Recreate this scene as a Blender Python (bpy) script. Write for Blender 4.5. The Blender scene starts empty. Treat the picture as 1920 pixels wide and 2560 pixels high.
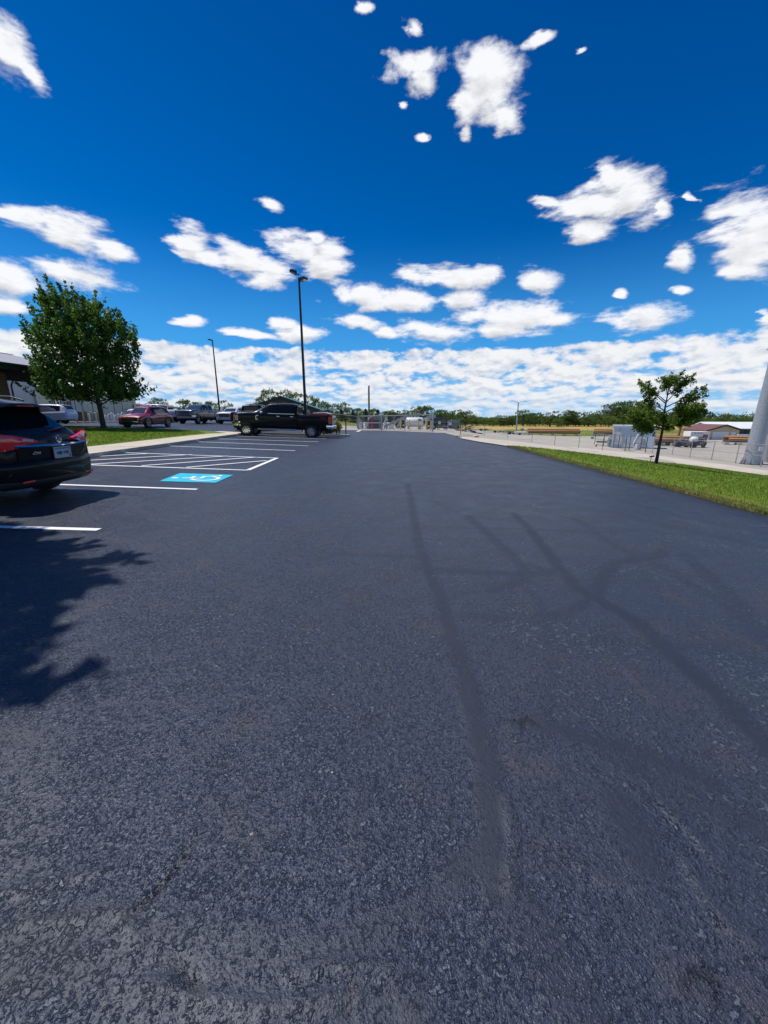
import bpy, bmesh, math, random
import numpy as np
from mathutils import Vector, Matrix
from mathutils.geometry import tessellate_polygon
SC = bpy.context.scene
COL = SC.collection
R = math.radians
PI = math.pi
random.seed(7)
rng = np.random.default_rng(11)

# ------------------------------------------------------------------ camera
FPX, HC = 960.0, 1.49            # focal length in photo pixels, eye height (m)
PITCH = math.atan(245.0 / 960.0)
cd = bpy.data.cameras.new("camera")
cam = bpy.data.objects.new("camera", cd)
COL.objects.link(cam)
cam.location = (0, 0, HC)
cam.rotation_euler = (PI / 2 - PITCH, 0, 0)
cd.sensor_fit = 'HORIZONTAL'
cd.sensor_width = 36.0
cd.lens = 36.0 * FPX / 1920.0
cd.clip_start = 0.05
cd.clip_end = 6000
SC.camera = cam
SC.render.resolution_x, SC.render.resolution_y = 768, 1024
SC.view_settings.view_transform = 'Standard'
SC.view_settings.look = 'None'
SC.view_settings.exposure = 0.0
SC.view_settings.gamma = 1.0

# ------------------------------------------------------------------ sun
SUNV = Vector((-0.50, 0.15, 1.0)).normalized()
sd = bpy.data.lights.new("sun", 'SUN')
sun = bpy.data.objects.new("sun", sd)
COL.objects.link(sun)
sd.energy = 4.8
sd.angle = R(0.53)
sd.color = (1.0, 0.955, 0.88)
sun.rotation_euler = SUNV.to_track_quat('Z', 'Y').to_euler()


# ------------------------------------------------------------------ node helper
class NT:
    def __init__(s, tree):
        s.t = tree
        s.n = tree.nodes
        s.l = tree.links

    def put(s, sock, v):
        if isinstance(v, bpy.types.NodeSocket):
            s.l.new(v, sock)
        elif v is not None:
            try:
                sock.default_value = v
            except Exception:
                sock.default_value = tuple(v) + (1.0,)

    def math(s, op, a, b=None, c=None, clamp=False):
        n = s.n.new('ShaderNodeMath')
        n.operation = op
        n.use_clamp = clamp
        s.put(n.inputs[0], a)
        if b is not None:
            s.put(n.inputs[1], b)
        if c is not None:
            s.put(n.inputs[2], c)
        return n.outputs[0]

    def vmath(s, op, a, b=None, out=0):
        n = s.n.new('ShaderNodeVectorMath')
        n.operation = op
        s.put(n.inputs[0], a)
        if b is not None:
            if op == 'SCALE':
                s.put(n.inputs[3], b)
            else:
                s.put(n.inputs[1], b)
        return n.outputs[out]

    def noise(s, vec, scale, detail=4, rough=0.5, dims='3D', dist=0.0, color=False, lac=2.0):
        n = s.n.new('ShaderNodeTexNoise')
        n.noise_dimensions = dims
        if vec is not None:
            s.put(n.inputs['Vector'], vec)
        n.inputs['Scale'].default_value = scale
        n.inputs['Detail'].default_value = detail
        n.inputs['Roughness'].default_value = rough
        n.inputs['Lacunarity'].default_value = lac
        n.inputs['Distortion'].default_value = dist
        return n.outputs[1 if color else 0]

    def voronoi(s, vec, scale, feature='F1', rand=1.0, out='Distance'):
        n = s.n.new('ShaderNodeTexVoronoi')
        n.feature = feature
        if vec is not None:
            s.put(n.inputs['Vector'], vec)
        n.inputs['Scale'].default_value = scale
        n.inputs['Randomness'].default_value = rand
        return n.outputs[out]

    def smooth(s, v, a, b, lo=0.0, hi=1.0):
        n = s.n.new('ShaderNodeMapRange')
        n.interpolation_type = 'SMOOTHSTEP'
        s.put(n.inputs['Value'], v)
        n.inputs['From Min'].default_value = a
        n.inputs['From Max'].default_value = b
        n.inputs['To Min'].default_value = lo
        n.inputs['To Max'].default_value = hi
        return n.outputs[0]

    def lin(s, v, a, b, lo=0.0, hi=1.0):
        n = s.n.new('ShaderNodeMapRange')
        s.put(n.inputs['Value'], v)
        n.inputs['From Min'].default_value = a
        n.inputs['From Max'].default_value = b
        n.inputs['To Min'].default_value = lo
        n.inputs['To Max'].default_value = hi
        return n.outputs[0]

    def mix(s, fac, a, b, mode='MIX'):
        n = s.n.new('ShaderNodeMix')
        n.data_type = 'RGBA'
        n.blend_type = mode
        n.clamp_factor = True
        s.put(n.inputs[0], fac)
        for sock, v in ((n.inputs[6], a), (n.inputs[7], b)):
            if isinstance(v, bpy.types.NodeSocket):
                s.l.new(v, sock)
            else:
                sock.default_value = (v[0], v[1], v[2], 1.0)
        return n.outputs[2]

    def bump(s, h, strength=0.5, dist=0.02, normal=None):
        n = s.n.new('ShaderNodeBump')
        n.inputs['Strength'].default_value = strength
        n.inputs['Distance'].default_value = dist
        s.put(n.inputs['Height'], h)
        if normal is not None:
            s.put(n.inputs['Normal'], normal)
        return n.outputs[0]


# ------------------------------------------------------------------ ground height and pixel -> ground point
def clamp(v, a, b):
    return a if v < a else b if v > b else v


def gz(x, y):
    zl = 0.03 * clamp(-3.6 - x, 0.0, 18.0)
    r = clamp(x - 5.7, 0.0, 23.0)
    zr = -0.135 * r * r / (r + 1.0)
    t = clamp((x + 15.0) / 11.0, 0.0, 1.0)
    s = t * t * (3 - 2 * t)
    zd = (-0.02 * clamp(y - 24.0, 0.0, 36.0) - 0.008 * max(y - 60.0, 0.0)) * s
    if y > 60:      # the low far ground reaches across to the left as well
        zd = min(zd, -0.008 * (y - 60.0))
    return zl + zr + zd


CP, SP = math.cos(PITCH), math.sin(PITCH)


def ray(u, v):
    a = (u - 960) / FPX
    b = -(v - 1280) / FPX
    return Vector((a, CP + b * SP, -SP + b * CP))


def at(u, v, dz=0.0):
    """ground point that the photo shows at pixel (u, v)"""
    d = ray(u, v)
    lo = 0.3
    step = 0.05
    t = lo
    while t < 600:
        p = Vector((0, 0, HC)) + d * t
        if p.z <= gz(p.x, p.y) + dz:
            lo, hi = t - step, t
            for _ in range(20):
                m = (lo + hi) / 2
                q = Vector((0, 0, HC)) + d * m
                if q.z <= gz(q.x, q.y) + dz:
                    hi = m
                else:
                    lo = m
            q = Vector((0, 0, HC)) + d * hi
            return Vector((q.x, q.y, gz(q.x, q.y)))
        t += step
        step = max(0.05, t * 0.004)
    p = Vector((0, 0, HC)) + d * 600
    return Vector((p.x, p.y, gz(p.x, p.y)))


def dep(u, F):
    """ground point in picture column u at depth F"""
    x = (u - 960) / FPX * F
    y = F / CP
    for _ in range(4):
        z = gz(x, y)
        y = (F + (z - HC) * SP) / CP
    return Vector((x, y, gz(x, y)))


# ------------------------------------------------------------------ world: sky with cumulus
world = bpy.data.worlds.new("World")
SC.world = world
world.use_nodes = True
W = NT(world.node_tree)
W.n.clear()
sky = W.n.new('ShaderNodeTexSky')
sky.sky_type = 'NISHITA'
sky.sun_disc = False
sky.sun_elevation = math.asin(SUNV.z)
sky.sun_rotation = math.atan2(SUNV.x, SUNV.y)
sky.altitude = 200
sky.air_density = 1.0
sky.dust_density = 0.6
sky.ozone_density = 2.2


def q_of(u, v):
    d = ray(u, v).normalized()
    z = max(d.z, 0.004)
    return math.atan2(d.x, d.y), math.log(math.hypot(d.x, d.y) / z)


K = 1920.0 / 1659.0
# cumulus: centre, half axes and tilt as seen on the sheet of the sky
CL = [(28, 112, 95, 42, 58), (70, 165, 45, 22, 55),
      (60, 472, 75, 34, 12), (150, 495, 90, 38, 18), (235, 530, 60, 22, 25),
      (175, 597, 105, 30, 12), (105, 577, 40, 12, 15), (22, 608, 78, 34, 14), (10, 666, 70, 19, 4), (2, 764, 48, 14, 20),
      (420, 525, 36, 46, -35), (455, 555, 50, 26, 20), (520, 562, 62, 34, 20), (580, 592, 60, 34, 10), (640, 540, 66, 36, 10), (700, 570, 58, 48, 25), (685, 515, 18, 16, 0),
      (578, 442, 34, 13, 25), (412, 692, 34, 13, 4),
      (640, 718, 58, 22, 5), (550, 720, 60, 10, 8), (620, 700, 30, 14, 0),
      (790, 640, 72, 30, 4), (880, 648, 84, 26, 3), (985, 648, 52, 24, 0), (960, 598, 92, 26, 5), (1045, 594, 42, 26, 0),
      (1152, 608, 54, 27, 5), (775, 698, 60, 17, 8), (825, 716, 36, 14, 15),
      (930, 718, 78, 24, 3), (1110, 688, 130, 36, 0), (1075, 712, 60, 22, 0), (1195, 690, 46, 20, 0),
      (1375, 688, 80, 30, -4), (1500, 743, 60, 23, 0), (1448, 750, 20, 10, 0), (1285, 769, 29, 11, 0), (1345, 761, 22, 9, 0),
      (1085, 763, 34, 12, 0), (946, 775, 12, 10, 40),
      (1275, 450, 80, 44, -12), (1355, 420, 78, 62, 10), (1270, 495, 58, 34, 0), (1180, 440, 46, 13, 8), (1425, 448, 28, 14, 20), (1320, 375, 30, 22, 0),
      (1630, 515, 104, 92, 20), (1480, 560, 32, 32, 30), (1612, 585, 60, 26, 0),
      (1345, 633, 17, 11, 0), (1478, 625, 20, 9, 0), (1656, 690, 18, 18, 0), (1497, 430, 11, 16, -40), (1650, 770, 26, 12, 0),
      (1050, 135, 55, 58, 0), (1062, 200, 66, 70, 0), (1010, 230, 38, 50, 30), (1100, 260, 32, 34, 0), (1010, 285, 12, 22, 0),
      (890, 138, 64, 34, -4), (908, 182, 32, 30, 20),
      (790, 18, 20, 18, 0), (892, 62, 16, 22, -20), (912, 294, 15, 9, 0), (873, 230, 13, 10, 0),
      (1168, 92, 34, 12, -25), (1246, 108, 15, 7, -30), (340, 775, 34, 12, 5)]
BL = []
for (cx, cy, rx, ry, rot) in CL:
    u, v = cx * K, cy * K
    a0, l0 = q_of(u, v)
    e = 4.0
    ax, lx = q_of(u + e, v)
    ay, ly = q_of(u, v + e)
    J = np.array([[(ax - a0) / e, (ay - a0) / e], [(lx - l0) / e, (ly - l0) / e]])
    c, s = math.cos(R(rot)), math.sin(R(rot))
    A = J @ np.array([[c * rx * K, -s * ry * K], [s * rx * K, c * ry * K]])   # unit disc -> ellipse
    U, S, _ = np.linalg.svd(A)
    th = math.atan2(U[1, 0], U[0, 0])
    BL.append((a0, l0, th, S[0], S[1], min(rx, ry)))

grp = bpy.data.node_groups.new("cumulus_field", 'ShaderNodeTree')
grp.interface.new_socket("Q", in_out='INPUT', socket_type='NodeSocketVector')
grp.interface.new_socket("Field", in_out='OUTPUT', socket_type='NodeSocketFloat')
G = NT(grp)
gi = G.n.new('NodeGroupInput')
go = G.n.new('NodeGroupOutput')
cur = None
for (a0, l0, th, sa, sb, mn) in BL:
    m = G.n.new('ShaderNodeMapping')
    m.vector_type = 'TEXTURE'
    if cur is None:
        G.l.new(gi.outputs[0], m.inputs['Vector'])
    else:      # (keeps the evaluation order one by one, so the shader stack stays small)
        vm = G.n.new('ShaderNodeVectorMath')
        vm.operation = 'MULTIPLY_ADD'
        G.l.new(cur, vm.inputs[0])
        vm.inputs[1].default_value = (1e-7, 1e-7, 1e-7)
        G.l.new(gi.outputs[0], vm.inputs[2])
        G.l.new(vm.outputs[0], m.inputs['Vector'])
    m.inputs['Location'].default_value = (a0, l0, 0)
    m.inputs['Rotation'].default_value = (0, 0, th)
    m.inputs['Scale'].default_value = (sa, sb, 1)
    ln = G.vmath('LENGTH', m.outputs[0], out=1)
    cur = ln if cur is None else G.math('SMOOTH_MIN', cur, ln, 0.22)
fld = G.math('SUBTRACT', 1.0, cur)
fld = G.math('MAXIMUM', fld, -1.2)
G.l.new(fld, go.inputs[0])

tc = W.n.new('ShaderNodeTexCoord')
sep = W.n.new('ShaderNodeSeparateXYZ')
W.l.new(tc.outputs['Generated'], sep.inputs[0])
X, Y, Z = sep.outputs
az = W.math('ARCTAN2', X, Y)
zc = W.math('MAXIMUM', Z, 0.004)
rho = W.math('SQRT', W.math('ADD', W.math('MULTIPLY', X, X), W.math('MULTIPLY', Y, Y)))
L0 = W.math('LOGARITHM', W.math('DIVIDE', rho, zc), math.e)
# clear sky: the physical sky, deepened the way the photograph shows it
deep = W.mix(1.0, sky.outputs[0], (0.0, 0.60, 1.28), 'MULTIPLY')
deep = W.mix(W.smooth(Z, 0.05, 0.85, 0.0, 0.6), deep, (0.0, 0.52, 2.75))
hz = W.smooth(Z, 0.02, 0.38, 0.85, 0.0)
col = W.mix(hz, deep, (1.2, 5.2, 10.6))
col = W.mix(W.smooth(Z, 0.0, 0.13, 0.75, 0.0), col, (4.6, 7.6, 10.6))


def comb(a, b, c=None):
    n = W.n.new('ShaderNodeCombineXYZ')
    W.put(n.inputs[0], a)
    W.put(n.inputs[1], b)
    if c is not None:
        W.put(n.inputs[2], c)
    return n.outputs[0]


g = W.n.new('ShaderNodeGroup')
g.node_tree = grp
# ragged edges: the sheet is warped by a fine noise before the cloud shapes are looked up
el = W.math('ARCSINE', zc)
Lp = W.math('MULTIPLY', W.math('LOGARITHM', W.math('ADD', el, 0.12), math.e), -0.49)
Lb = W.math('ADD', W.math('MINIMUM', L0, 1.2), W.math('MULTIPLY', W.math('MAXIMUM', W.math('SUBTRACT', L0, 1.2), 0.0), 0.5))
Qp = comb(az, Lb)
wn = W.noise(Qp, 6.0, 6, 0.6, color=True)
wv = W.vmath('MULTIPLY', W.vmath('SUBTRACT', wn, (0.5, 0.5, 0.5)), (0.085, 0.085, 0.0))
W.l.new(W.vmath('ADD', comb(az, L0), wv), g.inputs[0])
field = g.outputs[0]
g2 = W.n.new('ShaderNodeGroup')
g2.node_tree = grp
W.l.new(W.vmath('ADD', comb(az, W.math('MULTIPLY_ADD', field, 1e-7, W.math('SUBTRACT', L0, 0.07))), wv), g2.inputs[0])
base_sh = W.math('MINIMUM', W.math('MAXIMUM', W.math('SUBTRACT', field, g2.outputs[0]), -0.7), 0.3)
Qu = comb(W.math('ADD', az, 0.016), W.math('SUBTRACT', Lb, 0.04), 0.0)     # a little higher and to the sunny side


def puffs(q):
    return W.noise(q, 12.0, 9, 0.60, dist=0.12)


na = puffs(Qp)
nb = puffs(Qu)
relief = W.math('SUBTRACT', na, nb)
f = W.math('MULTIPLY_ADD', W.math('SUBTRACT', na, 0.5), 2.7, W.math('ADD', field, 0.18))
al = W.smooth(f, -0.05, 0.70)
thick = W.smooth(f, 0.35, 1.5)
sh = W.math('MULTIPLY_ADD', base_sh, 0.40, W.math('MULTIPLY_ADD', relief, 0.95, W.math('MULTIPLY_ADD', thick, -0.10, 1.0)), clamp=False)
sh = W.math('MINIMUM', W.math('MAXIMUM', sh, 0.66), 1.08)
ccol = W.vmath('SCALE', (10.6, 10.7, 11.0), sh)
col = W.mix(W.math('MULTIPLY', al, 0.97), col, ccol)
# the far bank of cumulus along the horizon: flat grey bases, white tops, in rows
hzf = W.smooth(Z, 0.0, 0.075, 0.50, 0.95)


def bank(q):
    n2 = W.noise(q, 11.0, 3, 0.5)
    n3 = W.noise(q, 30.0, 6, 0.55, dist=0.1)
    return W.math('MULTIPLY_ADD', W.math('SUBTRACT', n3, 0.5), 1.55, W.math('MULTIPLY', W.math('SUBTRACT', n2, 0.5), 2.3))


cover = W.math('ADD', W.smooth(L0, 1.70, 1.98, -1.4, 0.46), W.smooth(L0, 2.2, 3.4, 0.0, -0.10))
for oz, sh_ in ((9.1, 0.0), (3.7, 0.05)):
    q = comb(az, W.math('ADD', Lp, sh_), oz)
    qa = comb(W.math('ADD', az, 0.006), W.math('ADD', Lp, sh_ - 0.022), oz)
    b0 = bank(q)
    rel = W.math('SUBTRACT', b0, bank(qa))
    d = W.math('ADD', b0, W.math('ADD', cover, -0.10 if oz > 5 else -0.16))
    a2 = W.smooth(d, 0.0, 0.5)
    shd = W.math('MULTIPLY_ADD', rel, 0.62, W.math('MULTIPLY_ADD', W.smooth(d, 0.2, 1.2), -0.13, 0.96))
    shd = W.math('MINIMUM', W.math('MAXIMUM', shd, 0.64), 1.08)
    c2 = W.mix(W.lin(shd, 0.64, 1.03), (6.2, 7.0, 8.4), (10.6, 10.7, 10.9))
    col = W.mix(W.math('MULTIPLY', a2, hzf), col, c2)
bg = W.n.new('ShaderNodeBackground')
W.l.new(col, bg.inputs['Color'])
bg.inputs['Strength'].default_value = 0.085
wo = W.n.new('ShaderNodeOutputWorld')
W.l.new(bg.outputs[0], wo.inputs['Surface'])
world.cycles.sampling_method = 'MANUAL'
world.cycles.sample_map_resolution = 512

# ------------------------------------------------------------------ materials
def base_mat(name):
    m = bpy.data.materials.new(name)
    m.use_nodes = True
    N = NT(m.node_tree)
    p = m.node_tree.nodes['Principled BSDF']
    return m, N, p


def objco(N):
    return N.n.new('ShaderNodeTexCoord').outputs['Object']


def worldpos(N):
    return N.n.new('ShaderNodeNewGeometry').outputs['Position']


def mat(name, color, rough=0.6, metal=0.0, var=0.12, vscale=3.0, bump=0.0, bscale=40.0, coat=0.0, spec=None, dirt=None):
    m, N, p = base_mat(name)
    co = objco(N)
    n = N.noise(co, vscale, 5, 0.6)
    lo = tuple(c * (1 - var) for c in color)
    hi = tuple(min(1, c * (1 + var)) for c in color)
    c = N.mix(N.lin(n, 0.3, 0.7), lo, hi)
    if dirt:
        d = N.noise(co, vscale * 0.7, 6, 0.7)
        c = N.mix(N.smooth(d, 0.52, 0.72), c, dirt)
    N.put(p.inputs['Base Color'], c)
    p.inputs['Metallic'].default_value = metal
    if rough > 0.15:
        N.put(p.inputs['Roughness'], N.lin(n, 0.2, 0.8, rough * 0.85, min(1, rough * 1.15)))
    else:
        p.inputs['Roughness'].default_value = rough
    if coat:
        p.inputs['Coat Weight'].default_value = coat
        p.inputs['Coat Roughness'].default_value = 0.03
    if spec is not None:
        p.inputs['Specular IOR Level'].default_value = spec
    if bump:
        N.put(p.inputs['Normal'], N.bump(N.noise(co, bscale, 4, 0.6), bump, 0.02))
    return m


def ribbed(name, color, pitch, axis=0, rough=0.45, metal=0.0, strength=0.6, var=0.08):
    """sheet metal with raised ribs every `pitch` metres along one object axis"""
    m, N, p = base_mat(name)
    co = objco(N)
    s = N.n.new('ShaderNodeSeparateXYZ')
    N.l.new(co, s.inputs[0])
    t = N.math('FRACT', N.math('DIVIDE', s.outputs[axis], pitch))
    h = N.smooth(N.math('ABSOLUTE', N.math('SUBTRACT', t, 0.5)), 0.05, 0.14, 1.0, 0.0)
    n = N.noise(co, 0.8, 4, 0.6)
    c = N.mix(N.lin(n, 0.3, 0.7), tuple(q * (1 - var) for q in color), tuple(q * (1 + var) for q in color))
    N.put(p.inputs['Base Color'], c)
    p.inputs['Roughness'].default_value = rough
    p.inputs['Metallic'].default_value = metal
    N.put(p.inputs['Normal'], N.bump(h, strength, 0.04))
    return m


def paint(name, color, rough=0.32, metal=0.0, coat=1.0):
    m, N, p = base_mat(name)
    co = objco(N)
    n = N.noise(co, 2.2, 5, 0.6)
    c = N.mix(N.lin(n, 0.35, 0.7), color, tuple(q * 0.93 + 0.002 for q in color))
    N.put(p.inputs['Base Color'], c)
    N.put(p.inputs['Roughness'], N.lin(N.noise(co, 9.0, 5, 0.7), 0.3, 0.8, rough * 0.8, rough * 1.3))
    p.inputs['Metallic'].default_value = metal
    p.inputs['Coat Weight'].default_value = coat * (0.22 if max(color) < 0.02 else 1.0)
    p.inputs['Specular IOR Level'].default_value = 0.12 if max(color) < 0.02 else 0.5
    N.put(p.inputs['Coat Roughness'], N.lin(n, 0.3, 0.8, 0.02, 0.08))
    # the faint waviness of pressed panels
    N.put(p.inputs['Coat Normal'], N.bump(N.noise(co, 1.6, 1, 0.4), 0.04, 0.05))
    return m


M = {}
M['paint_black'] = paint('black_paint', (0.006, 0.006, 0.008))
M['paint_navy'] = paint('near_black_blue_paint', (0.005, 0.0055, 0.0085))
M['paint_red'] = paint('metallic_red_paint', (0.24, 0.004, 0.014), 0.3, 0.1)
M['paint_grey'] = paint('metallic_grey_paint', (0.045, 0.055, 0.075), 0.3, 0.4)
M['paint_white'] = paint('white_paint', (0.74, 0.75, 0.77), 0.35)
M['glass'] = mat('tinted_glass', (0.008, 0.010, 0.013), 0.05, 0, 0.05, coat=0.0, spec=0.35)
M['windscreen'] = mat('windscreen_glass', (0.03, 0.045, 0.055), 0.04, 0, 0.1, coat=0.2, spec=0.5)
M['chrome'] = mat('chrome', (0.72, 0.74, 0.78), 0.08, 1.0, 0.04)
M['alloy'] = mat('alloy_rim', (0.52, 0.53, 0.55), 0.28, 0.9, 0.08)
M['tyre'] = mat('tyre_rubber', (0.022, 0.022, 0.023), 0.8, 0, 0.25, 30, 0.4, 120)
M['black_plastic'] = mat('black_plastic', (0.014, 0.014, 0.016), 0.5, 0, 0.2)
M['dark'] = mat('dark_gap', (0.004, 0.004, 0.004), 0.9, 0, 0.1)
M['red_lens'] = mat('red_lamp_lens', (0.85, 0.010, 0.016), 0.10, 0, 0.2, 14, coat=1.0)
M['clear_lens'] = mat('clear_lamp_lens', (0.55, 0.56, 0.58), 0.08, 0.4, 0.3, 25, coat=1.0)
M['amber_lens'] = mat('amber_lens', (0.55, 0.18, 0.02), 0.15, 0, 0.2, 20, coat=1.0)
M['steel'] = mat('galvanised_steel', (0.36, 0.38, 0.40), 0.45, 0.55, 0.15, 6)
M['steel_white'] = mat('bright_galvanised_pipe', (0.36, 0.37, 0.38), 0.5, 0.3, 0.12, 5)
M['steel_dark'] = mat('weathered_dark_steel', (0.10, 0.105, 0.11), 0.55, 0.4, 0.2, 8)
M['bronze'] = mat('dark_bronze_pole', (0.030, 0.028, 0.028), 0.45, 0.2, 0.2, 5)
M['concrete'] = mat('concrete', (0.52, 0.46, 0.37), 0.85, 0, 0.12, 1.4, 0.25, 90, dirt=(0.40, 0.35, 0.27))
M['concrete_grey'] = mat('grey_concrete', (0.36, 0.34, 0.30), 0.9, 0, 0.15, 2.0, 0.3, 60)
M['yellow'] = mat('pale_yellow_paint', (0.66, 0.44, 0.12), 0.55, 0, 0.12, 6, dirt=(0.42, 0.30, 0.12))
M['white'] = mat('white_painted_metal', (0.74, 0.74, 0.73), 0.5, 0, 0.06, 4)
M['offwhite'] = mat('off_white_board', (0.62, 0.63, 0.62), 0.6, 0, 0.1, 6)
M['plate'] = mat('plate_blue_white', (0.40, 0.45, 0.54), 0.5, 0, 0.1, 9)  # dulled blue-white: the shade on the car's tail is put into the colour
M['ink'] = mat('black_ink', (0.02, 0.02, 0.025), 0.7)
M['signblue'] = mat('sign_blue', (0.10, 0.22, 0.45), 0.5)
M['signred'] = mat('sign_red', (0.45, 0.03, 0.03), 0.5)
M['rust'] = mat('rusty_steel', (0.24, 0.10, 0.04), 0.85, 0.1, 0.35, 10, 0.3, 50)
M['wood'] = mat('orange_timber', (0.36, 0.19, 0.08), 0.8, 0, 0.3, 4, 0.3, 30)
M['wood_dark'] = mat('dark_creosote_timber', (0.10, 0.06, 0.04), 0.85, 0, 0.35, 4, 0.3, 30)
M['wood_pale'] = mat('pale_split_timber', (0.46, 0.36, 0.25), 0.85, 0, 0.35, 5, 0.3, 30)
M['pole_wood'] = mat('weathered_pole_wood', (0.16, 0.13, 0.10), 0.9, 0, 0.25, 6, 0.3, 30)
M['bark'] = mat('bark', (0.055, 0.045, 0.038), 0.9, 0, 0.35, 9, 0.6, 30)
M['bark_far'] = mat('distant_bark', (0.08, 0.065, 0.05), 0.9, 0, 0.3, 3)
M['brick'] = None
M['cladding'] = ribbed('ribbed_grey_cladding', (0.43, 0.45, 0.47), 0.62, 0, 0.5, 0.1)
M['roofgrey'] = ribbed('seamed_grey_roof', (0.42, 0.40, 0.39), 0.45, 0, 0.4, 0.3)
M['roofgreen'] = ribbed('green_metal_roof', (0.02, 0.20, 0.12), 0.6, 1, 0.4, 0.1)
M['roofwhite'] = ribbed('white_metal_roof', (0.74, 0.75, 0.76), 0.7, 0, 0.5, 0.0)
M['roofbrown'] = mat('brown_roof_sheeting', (0.16, 0.07, 0.065), 0.7, 0, 0.1, 2)
M['siding_dark'] = ribbed('dark_grey_siding', (0.075, 0.077, 0.092), 0.6, 0, 0.6, 0.0)
M['tan'] = mat('tan_siding', (0.58, 0.49, 0.30), 0.75, 0, 0.06, 2)
M['beige'] = mat('beige_block_wall', (0.56, 0.52, 0.42), 0.85, 0, 0.08, 1.5)
M['cream'] = mat('cream_panel', (0.70, 0.62, 0.42), 0.6, 0, 0.05, 2)
M['greentrim'] = mat('dark_green_trim', (0.015, 0.045, 0.038), 0.45, 0, 0.1)
M['shelter'] = mat('pale_blue_grey_panel', (0.50, 0.57, 0.63), 0.5, 0, 0.05, 1.2)
M['shelter_dark'] = mat('blue_grey_metal', (0.22, 0.27, 0.31), 0.5, 0.1, 0.1, 3)
M['adablue'] = mat('accessible_blue_paint', (0.006, 0.45, 0.62), 0.6, 0, 0.06, 6, 0.15, 130)
M['mulch'] = mat('bark_mulch', (0.06, 0.035, 0.022), 0.95, 0, 0.4, 20, 0.8, 40)
M['tank'] = mat('white_tank', (0.76, 0.76, 0.74), 0.4, 0, 0.05, 3)
M['pinkred'] = mat('faded_red_cover', (0.52, 0.06, 0.10), 0.35, 0, 0.12, 5, coat=0.5)
M['gunmetal'] = mat('grey_equipment', (0.20, 0.21, 0.22), 0.55, 0.2, 0.3, 7)

m, N, p = base_mat('worn_white_line_paint')
co = worldpos(N)
n = N.noise(co, 22.0, 6, 0.7)
N.put(p.inputs['Base Color'], N.mix(N.smooth(n, 0.60, 0.75), (0.80, 0.80, 0.81), (0.30, 0.31, 0.34)))
p.inputs['Roughness'].default_value = 0.6
N.put(p.inputs['Normal'], N.bump(N.noise(co, 140, 3, 0.6), 0.35, 0.01))
M['line'] = m

m, N, p = base_mat('red_brown_brick')
co = objco(N)
b = N.n.new('ShaderNodeTexBrick')
mp = N.n.new('ShaderNodeMapping')
N.l.new(co, mp.inputs['Vector'])
mp.inputs['Rotation'].default_value = (PI / 2, 0, 0)
N.l.new(mp.outputs[0], b.inputs['Vector'])
b.inputs['Scale'].default_value = 4.5
b.inputs['Color1'].default_value = (0.20, 0.085, 0.055, 1)
b.inputs['Color2'].default_value = (0.15, 0.06, 0.045, 1)
b.inputs['Mortar'].default_value = (0.25, 0.22, 0.19, 1)
b.inputs['Mortar Size'].default_value = 0.012
N.put(p.inputs['Base Color'], b.outputs[0])
p.inputs['Roughness'].default_value = 0.85
M['brick'] = m


def leaf_mat(name, dark, light, trans=0.35, nscale=0.6):
    m, N, p = base_mat(name)
    geo = N.n.new('ShaderNodeNewGeometry')
    oi = N.n.new('ShaderNodeObjectInfo')
    r = geo.outputs['Random Per Island']
    n = N.noise(objco(N), nscale, 3, 0.5)
    t = N.math('ADD', N.math('MULTIPLY', r, 0.55), N.math('MULTIPLY', N.lin(n, 0.3, 0.7), 0.45))
    c = N.mix(t, dark, light)
    hs = N.n.new('ShaderNodeHueSaturation')
    N.put(hs.inputs['Color'], c)
    N.put(hs.inputs['Hue'], N.lin(oi.outputs['Random'], 0, 1, 0.485, 0.512))
    N.put(hs.inputs['Value'], N.lin(oi.outputs['Random'], 0, 1, 0.82, 1.15))
    N.put(p.inputs['Base Color'], hs.outputs[0])
    p.inputs['Roughness'].default_value = 0.5
    p.inputs['Specular IOR Level'].default_value = 0.35
    tr = N.n.new('ShaderNodeBsdfTranslucent')
    N.l.new(hs.outputs[0], tr.inputs['Color'])
    ms = N.n.new('ShaderNodeMixShader')
    ms.inputs[0].default_value = trans
    N.l.new(p.outputs[0], ms.inputs[1])
    N.l.new(tr.outputs[0], ms.inputs[2])
    out = [x for x in N.n if x.type == 'OUTPUT_MATERIAL'][0]
    N.l.new(ms.outputs[0], out.inputs['Surface'])
    return m


M['leaf_maple'] = leaf_mat('maple_leaves', (0.024, 0.07, 0.018), (0.14, 0.24, 0.028), 0.45)
M['leaf_oak'] = leaf_mat('young_oak_leaves', (0.045, 0.11, 0.022), (0.22, 0.36, 0.045), 0.55, 1.2)
M['leaf_far'] = leaf_mat('distant_leaves', (0.04, 0.09, 0.02), (0.15, 0.24, 0.035), 0.4, 0.35)
M['leaf_far_light'] = leaf_mat('distant_light_leaves', (0.07, 0.13, 0.02), (0.20, 0.29, 0.035), 0.4, 0.35)
M['needle'] = leaf_mat('spruce_needles', (0.012, 0.032, 0.022), (0.04, 0.075, 0.05), 0.1, 0.6)
M['leaf_shrub'] = leaf_mat('yellow_green_shrub_leaves', (0.06, 0.12, 0.012), (0.26, 0.34, 0.03), 0.35, 2.0)
M['leaf_dark'] = leaf_mat('dark_shrub_leaves', (0.012, 0.035, 0.010), (0.05, 0.09, 0.02), 0.2, 2.0)
M['blade_dry'] = leaf_mat('dry_edge_grass', (0.13, 0.14, 0.03), (0.34, 0.32, 0.10), 0.3, 0.5)
M['blade'] = leaf_mat('grass_blades', (0.07, 0.15, 0.012), (0.24, 0.32, 0.03), 0.4, 0.5)


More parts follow.
